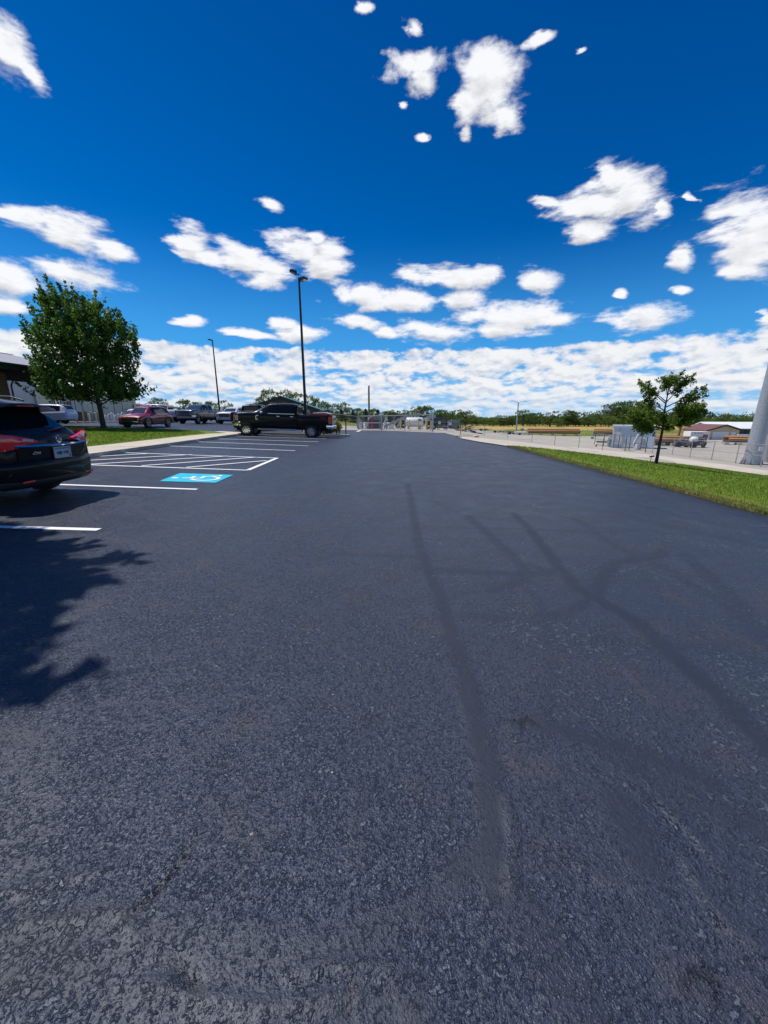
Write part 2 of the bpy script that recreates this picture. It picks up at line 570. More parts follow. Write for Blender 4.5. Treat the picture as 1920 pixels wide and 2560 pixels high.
def wire_mat(name, pitch=0.06, wire=0.0022, color=(0.20, 0.21, 0.22)):
    """woven chain link: diagonal wires with open air between them"""
    m, N, p = base_mat(name)
    s = N.n.new('ShaderNodeSeparateXYZ')
    N.l.new(objco(N), s.inputs[0])
    hx = N.math('ADD', s.outputs[0], s.outputs[1])
    masks = []
    for sg in (1, -1):
        t = N.math('FRACT', N.math('DIVIDE', N.math('ADD', hx, N.math('MULTIPLY', s.outputs[2], sg)), pitch))
        masks.append(N.math('LESS_THAN', t, wire / pitch * 1.4))
    mk = N.math('MAXIMUM', masks[0], masks[1])
    tr = N.n.new('ShaderNodeBsdfTransparent')
    ms = N.n.new('ShaderNodeMixShader')
    N.put(ms.inputs[0], mk)
    N.l.new(tr.outputs[0], ms.inputs[1])
    p.inputs['Base Color'].default_value = (*color, 1)
    p.inputs['Metallic'].default_value = 0.4
    p.inputs['Roughness'].default_value = 0.5
    N.l.new(p.outputs[0], ms.inputs[2])
    out = [x for x in N.n if x.type == 'OUTPUT_MATERIAL'][0]
    N.l.new(ms.outputs[0], out.inputs['Surface'])
    return m


M['wire'] = wire_mat('chain_link_wire')


# ------------------------------------------------------------------ mesh building
class MB:
    def __init__(s):
        s.v, s.f = [], []

    def add(s, vs, fs):
        o = len(s.v)
        s.v += [tuple(q) for q in vs]
        s.f += [tuple(i + o for i in f) for f in fs]
        return s

    def box(s, c, size, rz=0.0, ry=0.0, taper=1.0):
        x, y, z = size[0] / 2, size[1] / 2, size[2] / 2
        mt = Matrix.Translation(Vector(c)) @ Matrix.Rotation(rz, 4, 'Z') @ Matrix.Rotation(ry, 4, 'Y')
        vs = [mt @ Vector((a * x * (taper if k > 0 else 1), b * y * (taper if k > 0 else 1), k * z)) for k in (-1, 1) for a, b in ((-1, -1), (1, -1), (1, 1), (-1, 1))]
        return s.add(vs, [(3, 2, 1, 0), (4, 5, 6, 7), (0, 1, 5, 4), (1, 2, 6, 5), (2, 3, 7, 6), (3, 0, 4, 7)])

    def tube(s, pts, rad, n=10, cap=True):
        pts = [Vector(q) for q in pts]
        if not isinstance(rad, (list, tuple)):
            rad = [rad] * len(pts)
        rings = []
        ref = None
        for i, q in enumerate(pts):
            d = (pts[min(i + 1, len(pts) - 1)] - pts[max(i - 1, 0)])
            d = d.normalized() if d.length > 1e-9 else Vector((0, 0, 1))
            if ref is None:
                ref = Vector((1, 0, 0)) if abs(d.x) < 0.8 else Vector((0, 1, 0))
            a = (ref - d * ref.dot(d)).normalized()
            ref = a
            b = d.cross(a)
            rings.append([q + (a * math.cos(2 * PI * k / n) + b * math.sin(2 * PI * k / n)) * rad[i] for k in range(n)])
        vs = [w for r in rings for w in r]
        fs = []
        for i in range(len(rings) - 1):
            for k in range(n):
                k2 = (k + 1) % n
                fs.append((i * n + k, i * n + k2, (i + 1) * n + k2, (i + 1) * n + k))
        if cap:
            fs.append(tuple(range(n - 1, -1, -1)))
            fs.append(tuple((len(rings) - 1) * n + k for k in range(n)))
        return s.add(vs, fs)

    def lathe(s, prof, c=(0, 0, 0), axis='Z', n=24, cap=True):
        """prof: list of (radius, height along the axis)"""
        vs = []
        for r, h in prof:
            for k in range(n):
                a = 2 * PI * k / n
                q = (r * math.cos(a), r * math.sin(a), h)
                if axis == 'Y':
                    q = (q[0], q[2], q[1])
                elif axis == 'X':
                    q = (q[2], q[0], q[1])
                vs.append((q[0] + c[0], q[1] + c[1], q[2] + c[2]))
        fs = []
        for i in range(len(prof) - 1):
            for k in range(n):
                k2 = (k + 1) % n
                fs.append((i * n + k, i * n + k2, (i + 1) * n + k2, (i + 1) * n + k))
        if prof[0] == prof[-1]:
            cap = False
        if cap and prof[0][0] > 1e-5:
            fs.append(tuple(range(n - 1, -1, -1)))
        if cap and prof[-1][0] > 1e-5:
            fs.append(tuple((len(prof) - 1) * n + k for k in range(n)))
        return s.add(vs, fs)

    def prism(s, poly, a, b, plane='XZ'):
        """polygon extruded from a to b along the third axis"""
        def P(q, h):
            return (q[0], h, q[1]) if plane == 'XZ' else (h, q[0], q[1]) if plane == 'YZ' else (q[0], q[1], h)
        n = len(poly)
        vs = [P(q, a) for q in poly] + [P(q, b) for q in poly]
        fs = [tuple(range(n - 1, -1, -1)), tuple(range(n, 2 * n))] + [(i, (i + 1) % n, n + (i + 1) % n, n + i) for i in range(n)]
        return s.add(vs, fs)

    def sweep(s, path, prof, closed=True):
        """plan path [(x, y, z)], profile [(out, up)]; outward = right of the path"""
        path = [Vector(q) for q in path]
        n, m_ = len(path), len(prof)
        vs = []
        for i, q in enumerate(path):
            d = path[min(i + 1, n - 1)] - path[max(i - 1, 0)]
            d = Vector((d.x, d.y, 0)).normalized()
            o = Vector((d.y, -d.x, 0))
            for (a, b) in prof:
                vs.append(q + o * a + Vector((0, 0, b)))
        fs = []
        rng_ = range(m_) if closed else range(m_ - 1)
        for i in range(n - 1):
            for k in rng_:
                k2 = (k + 1) % m_
                fs.append((i * m_ + k, i * m_ + k2, (i + 1) * m_ + k2, (i + 1) * m_ + k))
        if closed:
            fs.append(tuple(range(m_)))
            fs.append(tuple((n - 1) * m_ + k for k in reversed(range(m_))))
        return s.add(vs, fs)

    def build(s, name, m, parent=None, smooth=None, bevel=0.0, loc=None, rz=0.0):
        me = bpy.data.meshes.new(name)
        me.from_pydata(s.v, [], s.f)
        bm = bmesh.new()
        bm.from_mesh(me)
        if bevel:
            es = [e for e in bm.edges if len(e.link_faces) == 2 and e.calc_face_angle(0) > 0.6]
            bmesh.ops.bevel(bm, geom=es, offset=bevel, segments=2, profile=0.6, affect='EDGES', clamp_overlap=True)
        bmesh.ops.recalc_face_normals(bm, faces=bm.faces)
        bm.to_mesh(me)
        bm.free()
        if smooth is not None:
            smooth_mesh(me, smooth)
        return link(name, me, m, parent, loc, rz)


def smooth_mesh(me, ang):
    me.polygons.foreach_set('use_smooth', [True] * len(me.polygons))
    try:
        me.set_sharp_from_angle(angle=R(ang))
    except Exception:
        pass


def link(name, me, m, parent=None, loc=None, rz=0.0):
    o = bpy.data.objects.new(name, me)
    if m is not None and not me.materials:
        me.materials.append(m)
    COL.objects.link(o)
    if parent is not None:
        o.parent = parent
    if loc is not None:
        o.location = loc
    if rz:
        o.rotation_euler = (0, 0, rz)
    return o


def thing(name, label, cat, loc=(0, 0, 0), rz=0.0, group=None, scale=None):
    o = bpy.data.objects.new(name, None)
    COL.objects.link(o)
    o.location = loc
    o.rotation_euler = (0, 0, rz)
    o.empty_display_size = 0.2
    if scale:
        o.scale = (scale,) * 3
    return tag(o, label, cat, group)


def tag(o, label, cat, group=None):
    o['label'] = label
    o['category'] = cat
    if group:
        o['group'] = group
    return o


def struct(o, kind='structure'):
    o['kind'] = kind
    return o


def dup(root, loc, rz=0.0, label=None, scale=None):
    """a copy of a thing with copies of its parts and sub-parts"""
    r = root.copy()
    COL.objects.link(r)
    r.location = loc
    r.rotation_euler = (0, 0, rz)
    if scale:
        r.scale = scale if isinstance(scale, (tuple, list)) else (scale,) * 3
    if label:
        r['label'] = label
    for ch in list(root.children):
        c = ch.copy()
        COL.objects.link(c)
        c.parent = r
        for g_ in list(ch.children):
            d = g_.copy()
            COL.objects.link(d)
            d.parent = c
    return r


def text_mesh(body, size, depth=0.004):
    cu = bpy.data.curves.new('lettering', 'FONT')
    cu.body = body
    cu.size = size
    cu.extrude = depth
    cu.align_x = 'CENTER'
    cu.align_y = 'CENTER'
    o = bpy.data.objects.new('lettering', cu)
    COL.objects.link(o)
    dg = bpy.context.evaluated_depsgraph_get()
    me = bpy.data.meshes.new_from_object(o.evaluated_get(dg))
    me.materials.clear()
    bpy.data.objects.remove(o)
    return me


# ------------------------------------------------------------------ leaves and trees
def leaf_mesh(name, P, size, up=0.0, aspect=0.62, fold=0.0, r=None):
    """one small diamond per point of P, at random tilts"""
    r = r or rng
    n = len(P)
    a = r.normal(size=(n, 3))
    a[:, 2] += up
    a /= np.linalg.norm(a, axis=1)[:, None]
    b = r.normal(size=(n, 3))
    b -= a * (a * b).sum(1)[:, None]
    b /= np.linalg.norm(b, axis=1)[:, None]
    sz = size * r.uniform(0.65, 1.3, n)[:, None]
    c = np.cross(a, b)
    V = np.stack([P - a * sz, P + b * sz * aspect + c * sz * fold, P + a * sz, P - b * sz * aspect + c * sz * fold], 1).reshape(-1, 3)
    me = bpy.data.meshes.new(name)
    me.vertices.add(4 * n)
    me.vertices.foreach_set('co', V.astype(np.float32).ravel())
    me.loops.add(4 * n)
    me.loops.foreach_set('vertex_index', np.arange(4 * n, dtype=np.int32))
    me.polygons.add(n)
    me.polygons.foreach_set('loop_start', np.arange(0, 4 * n, 4, dtype=np.int32))
    me.polygons.foreach_set('loop_total', np.full(n, 4, dtype=np.int32))
    me.update()
    return me


def shoots(bases, dirs, lens, rad, per, r=None):
    """leaf points along shoots: dense near the base, thinning to the tip"""
    r = r or rng
    out = []
    for b, d, l in zip(bases, dirs, lens):
        t = r.random(per) ** 1.15
        w = rad * (1.0 - 0.75 * t)
        q = r.normal(size=(per, 3)) * w[:, None] * 0.55
        out.append(np.asarray(b) + np.outer(t * l, d) + q)
    return np.concatenate(out)

# ------------------------------------------------------------------ ground
gzv = np.vectorize(gz)


def drape(name, poly, m, dz, step=0.6, kind='structure', skirt=0.0):
    """a sheet over the ground inside a plan polygon; skirt = depth of its edge faces (a kerb)"""
    pts = [Vector((q[0], q[1], 0)) for q in poly]
    tris = tessellate_polygon([pts])
    bm = bmesh.new()
    vs = [bm.verts.new(q) for q in pts]
    for t in tris:
        try:
            bm.faces.new([vs[i] for i in t])
        except ValueError:
            pass
    for _ in range(12):
        es = [e for e in bm.edges if e.calc_length() > step * max(1.0, ((e.verts[0].co + e.verts[1].co) / 2).length / 18.0)]
        if not es or len(bm.faces) > 60000:
            break
        bmesh.ops.subdivide_edges(bm, edges=es, cuts=1)
        bmesh.ops.triangulate(bm, faces=[f for f in bm.faces if len(f.verts) > 3])
    for v in bm.verts:
        v.co.z = gz(v.co.x, v.co.y) + dz
    if skirt:
        be = [e for e in bm.edges if e.is_boundary]
        ex = bmesh.ops.extrude_edge_only(bm, edges=be)
        for g_ in ex['geom']:
            if isinstance(g_, bmesh.types.BMVert):
                g_.co.z -= skirt
    bmesh.ops.recalc_face_normals(bm, faces=bm.faces)
    up = sum(f.normal.z for f in bm.faces)
    if up < 0:
        bmesh.ops.reverse_faces(bm, faces=bm.faces)
    me = bpy.data.meshes.new(name)
    bm.to_mesh(me)
    bm.free()
    smooth_mesh(me, 40)
    o = link(name, me, m)
    if kind:
        struct(o, kind)
    return o


# wide base terrain: mown green, with a band of ripe golden hay beyond the yard
m, N, p = base_mat('field_grass')
co = worldpos(N)
n1 = N.noise(co, 0.05, 5, 0.6)
n2 = N.noise(co, 2.2, 6, 0.7)
sx = N.n.new('ShaderNodeSeparateXYZ')
N.l.new(co, sx.inputs[0])
green = N.mix(n2, (0.085, 0.13, 0.022), (0.17, 0.20, 0.05))
green = N.mix(N.smooth(n1, 0.45, 0.65), green, (0.24, 0.23, 0.07))
gold = N.mix(n2, (0.34, 0.25, 0.08), (0.48, 0.36, 0.13))
far = N.math('ADD', sx.outputs[1], N.math('MULTIPLY', N.math('SUBTRACT', n1, 0.5), 40.0))
gm = N.math('MULTIPLY', N.math('MULTIPLY', N.smooth(far, 150, 162), N.smooth(far, 225, 245, 1.0, 0.0)), N.smooth(sx.outputs[0], 30, 50))
N.put(p.inputs['Base Color'], N.mix(gm, green, gold))
p.inputs['Roughness'].default_value = 0.95
p.inputs['Specular IOR Level'].default_value = 0.1
N.put(p.inputs['Normal'], N.bump(n2, 0.6, 0.2))
M['field'] = m

xs = np.unique(np.concatenate([-np.geomspace(70, 2500, 26)[::-1], np.arange(-66, 90, 3.0), np.geomspace(92, 2500, 26)]))
ys = np.unique(np.concatenate([-np.geomspace(12, 1500, 14)[::-1], np.arange(-9, 120, 3.0), np.geomspace(122, 3500, 40)]))
GX, GY = np.meshgrid(xs, ys)
GZ = gzv(GX, GY) - 0.05
nv = GX.shape
vs = np.stack([GX.ravel(), GY.ravel(), GZ.ravel()], 1)
fs = [(j * nv[1] + i, j * nv[1] + i + 1, (j + 1) * nv[1] + i + 1, (j + 1) * nv[1] + i) for j in range(nv[0] - 1) for i in range(nv[1] - 1)]
me = bpy.data.meshes.new('ground')
me.from_pydata(vs.tolist(), [], fs)
smooth_mesh(me, 60)
struct(link('ground', me, M['field']))

# ---- asphalt: sealed lot, with rolled strips, ridges and cracks laid on its own surface
def pl(*pts):
    return [at(x * K, y * K)[:2] for x, y in pts]


SEAL = [(pl((880, 1045), (893, 1110), (905, 1180), (925, 1235), (950, 1290), (975, 1380), (1000, 1450), (1020, 1530), (1040, 1610), (1058, 1700), (1062, 1790), (1045, 1850)), 0.055, 1.0),
        (pl((1110, 1110), (1140, 1140), (1200, 1215), (1240, 1265), (1280, 1290), (1370, 1340), (1480, 1440), (1560, 1510), (1659, 1620)), 0.06, 1.0),
        (pl((1010, 1115), (1090, 1185), (1135, 1230), (1130, 1255), (1060, 1275)), 0.06, 0.8),
        (pl((600, 1186), (760, 1198), (900, 1203)), 0.05, 0.6), (pl((900, 1228), (1050, 1237), (1150, 1240), (1210, 1232)), 0.06, 0.8),
        (pl((1280, 1290), (1310, 1230), (1340, 1212), (1420, 1203), (1430, 1190)), 0.06, 0.8),
        (pl((1000, 1330), (1150, 1337), (1220, 1325), (1280, 1290)), 0.05, 0.7), (pl((900, 1137), (1100, 1142), (1320, 1150)), 0.05, 0.5),
        (pl((1480, 1200), (1560, 1270), (1600, 1320), (1659, 1370)), 0.07, 0.6), (pl((690, 1420), (750, 1300), (860, 1245)), 0.05, 0.5),
        (pl((1140, 1560), (1200, 1572), (1280, 1600), (1400, 1630), (1520, 1690)), 0.05, 0.9), (pl((780, 1700), (765, 1780), (775, 1850)), 0.03, 0.7),
        (pl((980, 1885), (1060, 1850), (1070, 1920)), 0.05, 0.9), (pl((1330, 1740), (1370, 1790), (1380, 1850)), 0.07, 0.8),
        (pl((560, 1420), (700, 1330), (900, 1290), (1100, 1270)), .03, .45), (pl((930, 1080), (1000, 1115), (1060, 1160), (1090, 1200), (1200, 1240)), .035, .5),
        (pl((1240, 1120), (1330, 1180), (1440, 1230), (1560, 1300), (1659, 1400)), .05, .55), (pl((1100, 1240), (1160, 1300), (1185, 1380), (1190, 1460), (1175, 1560)), .03, .5), (pl((1200, 1400), (1300, 1380), (1420, 1400), (1600, 1390)), .03, .4),
        (pl((60, 1560), (110, 1650), (90, 1800), (40, 1950)), .05, .5), (pl((430, 1100), (620, 1080), (800, 1060), (1000, 1040)), .06, .3), (pl((1640, 1180), (1500, 1150), (1300, 1100)), .07, .35), (pl((1000, 1000), (1200, 1040), (1450, 1110)), .07, .3),
        (pl((0, 2070), (200, 2035), (300, 2070), (480, 2100), (600, 2120)), .11, .6), (pl((300, 2190), (600, 2200), (900, 2190)), .06, .6), (pl((1100, 1950), (1180, 2050), (1250, 2160)), .08, .7), (pl((1000, 1905), (760, 2030), (560, 2080)), .04, .7), (pl((1300, 1620), (1480, 1720), (1659, 1800)), .06, .6), (pl((0, 1600), (60, 1720), (40, 1850)), .10, .5),
        (pl((300, 1010), (480, 1060), (640, 1000), (700, 970)), 0.12, 0.35), (pl((240, 1240), (520, 1150), (700, 1060)), 0.12, 0.3)]
RIDGE = [pl((305, 2128), (400, 2150), (520, 2178), (620, 2178), (700, 2165), (770, 2150)), pl((0, 1930), (110, 1908), (230, 1885)),
         pl((640, 2105), (700, 2090), (790, 2092), (860, 2100)), pl((1250, 1870), (1290, 1900), (1380, 1925)), pl((1480, 1870), (1530, 1950), (1590, 2020), (1659, 2060)),
         pl((0, 2010), (90, 1995), (180, 1985)), pl((250, 1965), (300, 2040)), pl((1090, 1720), (1105, 1790), (1110, 1860), (1100, 1920)), pl((1420, 1730), (1480, 1790), (1560, 1880))]
CRACK = [pl((270, 1985), (330, 1930), (400, 1850), (430, 1790)), pl((1110, 1553), (1125, 1560), (1142, 1552), (1160, 1563)), pl((1125, 1560), (1130, 1572)),
         pl((1480, 2130), (1500, 2100), (1540, 2110), (1550, 2150)), pl((370, 2070), (410, 2110), (430, 2150)), pl((750, 2180), (760, 2130))]


def seg_dist(PX, PY, line):
    d = np.full(PX.shape, 1e9)
    for (x0, y0), (x1, y1) in zip(line[:-1], line[1:]):
        dx, dy = x1 - x0, y1 - y0
        L2 = dx * dx + dy * dy + 1e-9
        t = np.clip(((PX - x0) * dx + (PY - y0) * dy) / L2, 0, 1)
        d = np.minimum(d, np.hypot(PX - x0 - t * dx, PY - y0 - t * dy))
    return d


xa = np.arange(-2.4, 2.4, 0.017)
xs = np.concatenate([np.linspace(-62, -12, 40), np.arange(-11.5, -5, 0.25), np.arange(-5, -2.4, 0.06), xa, np.arange(2.4, 5.60, 0.05), [5.72, 5.9]])
yl = [-5.0, -2.5, -1, -0.4, 0.0, 0.2, 0.35]
while yl[-1] < 62:
    yl.append(yl[-1] + max(0.016, 0.0115 * yl[-1]))
ys = np.array(yl)
GX, GY = np.meshgrid(xs, ys)
lump = (np.sin(GX * 2.1 + 1.3 * np.sin(GY * 1.7)) * np.cos(GY * 1.9 + np.sin(GX * 1.3)) * 0.004)
GZ = gzv(GX, GY) + lump * np.exp(-np.maximum(GY - 3, 0) / 6)
seal = np.zeros(GX.shape)
wob = 0.005 * np.sin(GX * 31 + 7 * np.sin(GY * 9)) + 0.006 * np.sin(GY * 23 + 5 * np.sin(GX * 12))
for line, w, s_ in SEAL:
    d = seg_dist(GX, GY, line) + wob
    ww = w * 0.95
    seal = np.maximum(seal, s_ * np.clip((ww + 0.035 - d) / 0.055, 0, 1))
ridge = np.zeros(GX.shape)
for line in RIDGE:
    d = seg_dist(GX, GY, line) + wob * 0.5
    ridge = np.maximum(ridge, np.clip(1 - np.abs(d) / 0.026, 0, 1))
crack = np.zeros(GX.shape)
for line in CRACK:
    d = seg_dist(GX, GY, line) + wob * 0.5
    crack = np.maximum(crack, np.clip(1.2 - np.abs(d) / 0.016, 0, 1))
GZ = GZ + 0.010 * ridge - 0.006 * crack 
nv = GX.shape
idx = np.arange(nv[0] * nv[1]).reshape(nv)
F4 = np.stack([idx[:-1, :-1], idx[:-1, 1:], idx[1:, 1:], idx[1:, :-1]], -1).reshape(-1, 4)
cx_ = GX.ravel()[F4].mean(1)
cy_ = GY.ravel()[F4].mean(1)
F4 = F4[~((cx_ < -12) & (cy_ < -2))]
me = bpy.data.meshes.new('asphalt')
nvv = nv[0] * nv[1]
me.vertices.add(nvv)
me.vertices.foreach_set('co', np.stack([GX.ravel(), GY.ravel(), GZ.ravel()], 1).astype(np.float32).ravel())
me.loops.add(len(F4) * 4)
me.loops.foreach_set('vertex_index', F4.astype(np.int32).ravel())
me.polygons.add(len(F4))
me.polygons.foreach_set('loop_start', np.arange(0, len(F4) * 4, 4, dtype=np.int32))
me.polygons.foreach_set('loop_total', np.full(len(F4), 4, dtype=np.int32))
for nm, arr in (('seal', seal), ('ridge', ridge), ('crack', crack)):
    a_ = me.attributes.new(nm, 'FLOAT', 'POINT')
    a_.data.foreach_set('value', arr.astype(np.float32).ravel())
me.update()
me.polygons.foreach_set('use_smooth', [True] * len(me.polygons))

m, N, p = base_mat('sealed_asphalt')
co = worldpos(N)


def attr(N, nm):
    a = N.n.new('ShaderNodeAttribute')
    a.attribute_name = nm
    return a.outputs['Fac']


seal_, ridge_, crack_ = attr(N, 'seal'), attr(N, 'ridge'), attr(N, 'crack')
big = N.noise(co, 0.55, 4, 0.55)
mid = N.noise(co, 2.3, 5, 0.6)
grit = N.noise(co, 95.0, 4, 0.7)
wco = N.vmath('ADD', co, N.vmath('SCALE', N.noise(co, 60.0, 2, 0.5, color=True), 0.012))
ns_ = N.math('SUBTRACT', 1.0, seal_)
dens = N.noise(co, 1.3, 5, 0.65, dist=0.6)
pick = N.noise(co, 17.0, 2, 0.5)
crumb = N.noise(wco, 46.0, 4, 0.62, dist=0.35)
thr = N.math('MULTIPLY_ADD', N.math('SUBTRACT', dens, 0.5), -0.45, N.math('MULTIPLY_ADD', N.math('SUBTRACT', pick, 0.5), -0.30, 0.555))
lump_ = N.smooth(N.math('SUBTRACT', crumb, thr), -0.015, 0.085)
stone = N.math('MULTIPLY', lump_, ns_)
v2 = N.voronoi(wco, 105.0)
fine = N.math('MULTIPLY', N.smooth(v2, 0.08, 0.5, 1.0, 0.0), N.math('MULTIPLY_ADD', seal_, -0.85, 1.0))
c = N.mix(N.smooth(big, 0.35, 0.66), (0.014, 0.021, 0.046), (0.022, 0.027, 0.049))
c = N.mix(N.smooth(mid, 0.52, 0.72), c, (0.036, 0.033, 0.042))
c = N.mix(N.smooth(N.noise(co, 0.9, 5, 0.6), 0.56, 0.72), c, (0.020, 0.036, 0.055))
c = N.mix(N.math('MULTIPLY', grit, 0.30), c, (0.05, 0.057, 0.075))
c = N.mix(N.math('MULTIPLY', seal_, 0.80), c, (0.016, 0.019, 0.030))
c = N.mix(N.math('MULTIPLY', stone, 0.45), c, (0.12, 0.145, 0.19))  # pale aggregate lumps, with their sun glints also put into the colour
chip = N.smooth(N.voronoi(co, 7.0), 0.025, 0.05, 1.0, 0.0)
c = N.mix(N.math('MULTIPLY', chip, N.smooth(pick, 0.50, 0.62)), c, (0.32, 0.29, 0.22))
c = N.mix(N.math('MULTIPLY', crack_, 0.85), c, (0.006, 0.006, 0.007))
c = N.mix(N.math('MULTIPLY', ridge_, 0.4), c, (0.06, 0.064, 0.072))
N.put(p.inputs['Base Color'], c)
rg = N.math('MULTIPLY_ADD', stone, -0.08, N.lin(mid, 0.3, 0.7, 0.38, 0.54))
N.put(p.inputs['Roughness'], N.math('MULTIPLY_ADD', seal_, 0.10, rg))
p.inputs['Specular IOR Level'].default_value = 0.55
p.inputs['Specular Tint'].default_value = (0.86, 0.93, 1.0, 1)
h = N.math('MULTIPLY_ADD', N.math('SUBTRACT', lump_, 0.3), 1.1, N.math('MULTIPLY', N.math('SUBTRACT', N.smooth(v2, 0.08, 0.5, 1.0, 0.0), 0.4), 0.30))
h = N.math('MULTIPLY_ADD', N.math('SUBTRACT', crumb, 0.5), 0.9, h)
h = N.math('MULTIPLY_ADD', N.math('SUBTRACT', N.noise(co, 9.0, 4, 0.6), 0.5), 1.2, h)
h = N.math('MULTIPLY_ADD', h, N.math('MULTIPLY_ADD', seal_, -0.88, 1.0), N.math('MULTIPLY', grit, 0.16))
N.put(p.inputs['Normal'], N.bump(h, 1.0, 0.0105))
M['asphalt'] = m
struct(link('asphalt', me, m))

# ---- gravel yard and drive
m, N, p = base_mat('pale_gravel')
co = worldpos(N)
n1 = N.noise(co, 0.22, 5, 0.65)
n2 = N.noise(co, 16.0, 5, 0.75)
c = N.mix(N.smooth(n1, 0.35, 0.65), (0.44, 0.405, 0.345), (0.36, 0.33, 0.285))
c = N.mix(N.smooth(N.noise(co, 0.7, 6, 0.7), 0.56, 0.70), c, (0.29, 0.265, 0.23))
c = N.mix(N.lin(n2, 0.3, 0.7), c, N.mix(0.5, c, (0.20, 0.185, 0.16)))
N.put(p.inputs['Base Color'], c)
p.inputs['Roughness'].default_value = 0.95
N.put(p.inputs['Normal'], N.bump(n2, 0.7, 0.03))
M['gravel'] = m
m, N, p = base_mat('pale_concrete_lane')
co = worldpos(N)
c = N.mix(N.smooth(N.noise(co, 0.5, 6, 0.7), 0.4, 0.7), (0.56, 0.50, 0.41), (0.46, 0.41, 0.34))
c = N.mix(N.lin(N.noise(co, 14.0, 5, 0.7), 0.3, 0.7), c, N.mix(0.35, c, (0.25, 0.22, 0.18)))
N.put(p.inputs['Base Color'], c)
p.inputs['Roughness'].default_value = 0.9
N.put(p.inputs['Normal'], N.bump(N.noise(co, 20.0, 4, 0.7), 0.4, 0.02))
M['lane'] = m


def P2(u, v):
    q = at(u, v)
    return (q.x, q.y)


def pw(*uv):
    return [P2(*q) for q in uv]


asph_top = pw((878, 1075.5), (960, 1077), (1060, 1081), (1113, 1083.5), (1135, 1089), (1157, 1098), (1200, 1106), (1240, 1112), (1275, 1118))
back = pw((1920, 1099), (1700, 1095), (1520, 1091), (1420, 1091), (1293, 1086), (1190, 1074), (1100, 1068.5), (980, 1064), (846, 1063), (800, 1063))
lawn_back = pw((1279, 1116.5), (1360, 1124), (1460, 1134.5), (1560, 1147), (1640, 1157), (1760, 1170), (1920, 1189))
far_r = [(back[0][0] + 30, back[0][1] - 2), (70, 20)]
drape('gravel_yard', asph_top + lawn_back[1:] + [(30, 5)] + far_r[::-1] + back + pw((800, 1074.5)), M['gravel'], 0.02, 1.2)
# concrete lane that runs along the lawn
lane_back = pw((1920, 1178), (1838, 1166), (1725, 1150), (1640, 1139), (1560, 1130.5), (1446, 1119), (1330, 1108), (1240, 1100), (1180, 1094), (1150, 1091.5))
drape('gravel_lane', asph_top[5:] + lawn_back[1:] + lane_back, M['lane'], 0.035, 0.8)

# ---- lawns
m, N, p = base_mat('mown_lawn')
co = worldpos(N)
n2 = N.noise(co, 9.0, 6, 0.75)
n1 = N.noise(co, 0.8, 4, 0.6)
c = N.mix(N.lin(n2, 0.3, 0.7), (0.075, 0.145, 0.012), (0.18, 0.26, 0.026))
c = N.mix(N.smooth(n1, 0.45, 0.7), c, (0.22, 0.25, 0.035))
sx = N.n.new('ShaderNodeSeparateXYZ')
N.l.new(co, sx.inputs[0])
dry = N.math('MULTIPLY', N.smooth(N.math('MULTIPLY_ADD', n2, 0.5, sx.outputs[0]), 6.0, 6.9, 1.0, 0.0), N.smooth(sx.outputs[0], 5.0, 5.5))
c = N.mix(N.math('MULTIPLY', dry, 0.6), c, (0.27, 0.24, 0.07))
N.put(p.inputs['Base Color'], c)
p.inputs['Roughness'].default_value = 0.95
p.inputs['Specular IOR Level'].default_value = 0.1
N.put(p.inputs['Normal'], N.bump(N.noise(co, 45.0, 4, 0.7), 0.9, 0.04))
M['lawn'] = m
lawn_front = [(5.80, 2.5), (5.83, 5.7), (5.84, 9.0), (5.82, 13.0), P2(1279, 1117.2)]
rl = lawn_front + lawn_back[1:] + [(lawn_back[-1][0] + 2, 3.0)]
drape('lawn', rl, M['lawn'], 0.055, 0.5, skirt=0.10)

SWX = -9.15
walk_in = [(-10.75, 3.0), (-10.75, 10.0), (-10.75, 17.0), (-10.75, 21.5), (-10.6, 23.6), (-10.2, 25.2)]
walk = [(SWX, 3.0), (SWX, 10.0), (SWX, 16.2), (SWX, 20.0), (SWX, 24.4), (SWX + 0.05, 25.4), (SWX - 0.15, 26.2), (-9.8, 26.7), (-10.6, 26.9), (-11.3, 27.0)]
tip = (-11.5, 26.3)
drape('sidewalk', walk + [tip] + walk_in[::-1], M['concrete'], 0.13, 0.5, skirt=0.16)
lawn_l = walk_in + [tip, (-12.8, 26.75), (-16.0, 27.2), (-22.0, 27.4), (-29.0, 27.2), (-33.0, 26.4), (-33.0, 3.0)]
drape('lawn', lawn_l, M['lawn'], 0.142, 0.5, skirt=0.16)
# island behind the pickup
isl = [(-9.4, 27.9), (-6.0, 27.75), (-3.4, 27.6), (-2.75, 27.75), (-2.45, 28.2), (-2.55, 28.8), (-3.2, 29.2), (-6.0, 29.5), (-9.4, 29.6), (-9.8, 28.8)]
drape('island_kerb', isl, M['concrete'], 0.13, 0.4, skirt=0.16)
isl2 = [(-9.1, 28.1), (-6.0, 27.95), (-3.5, 27.85), (-3.1, 28.2), (-3.3, 28.8), (-6.0, 29.25), (-9.1, 29.3)]
drape('island_bed', isl2, M['mulch'], 0.15, 0.4)


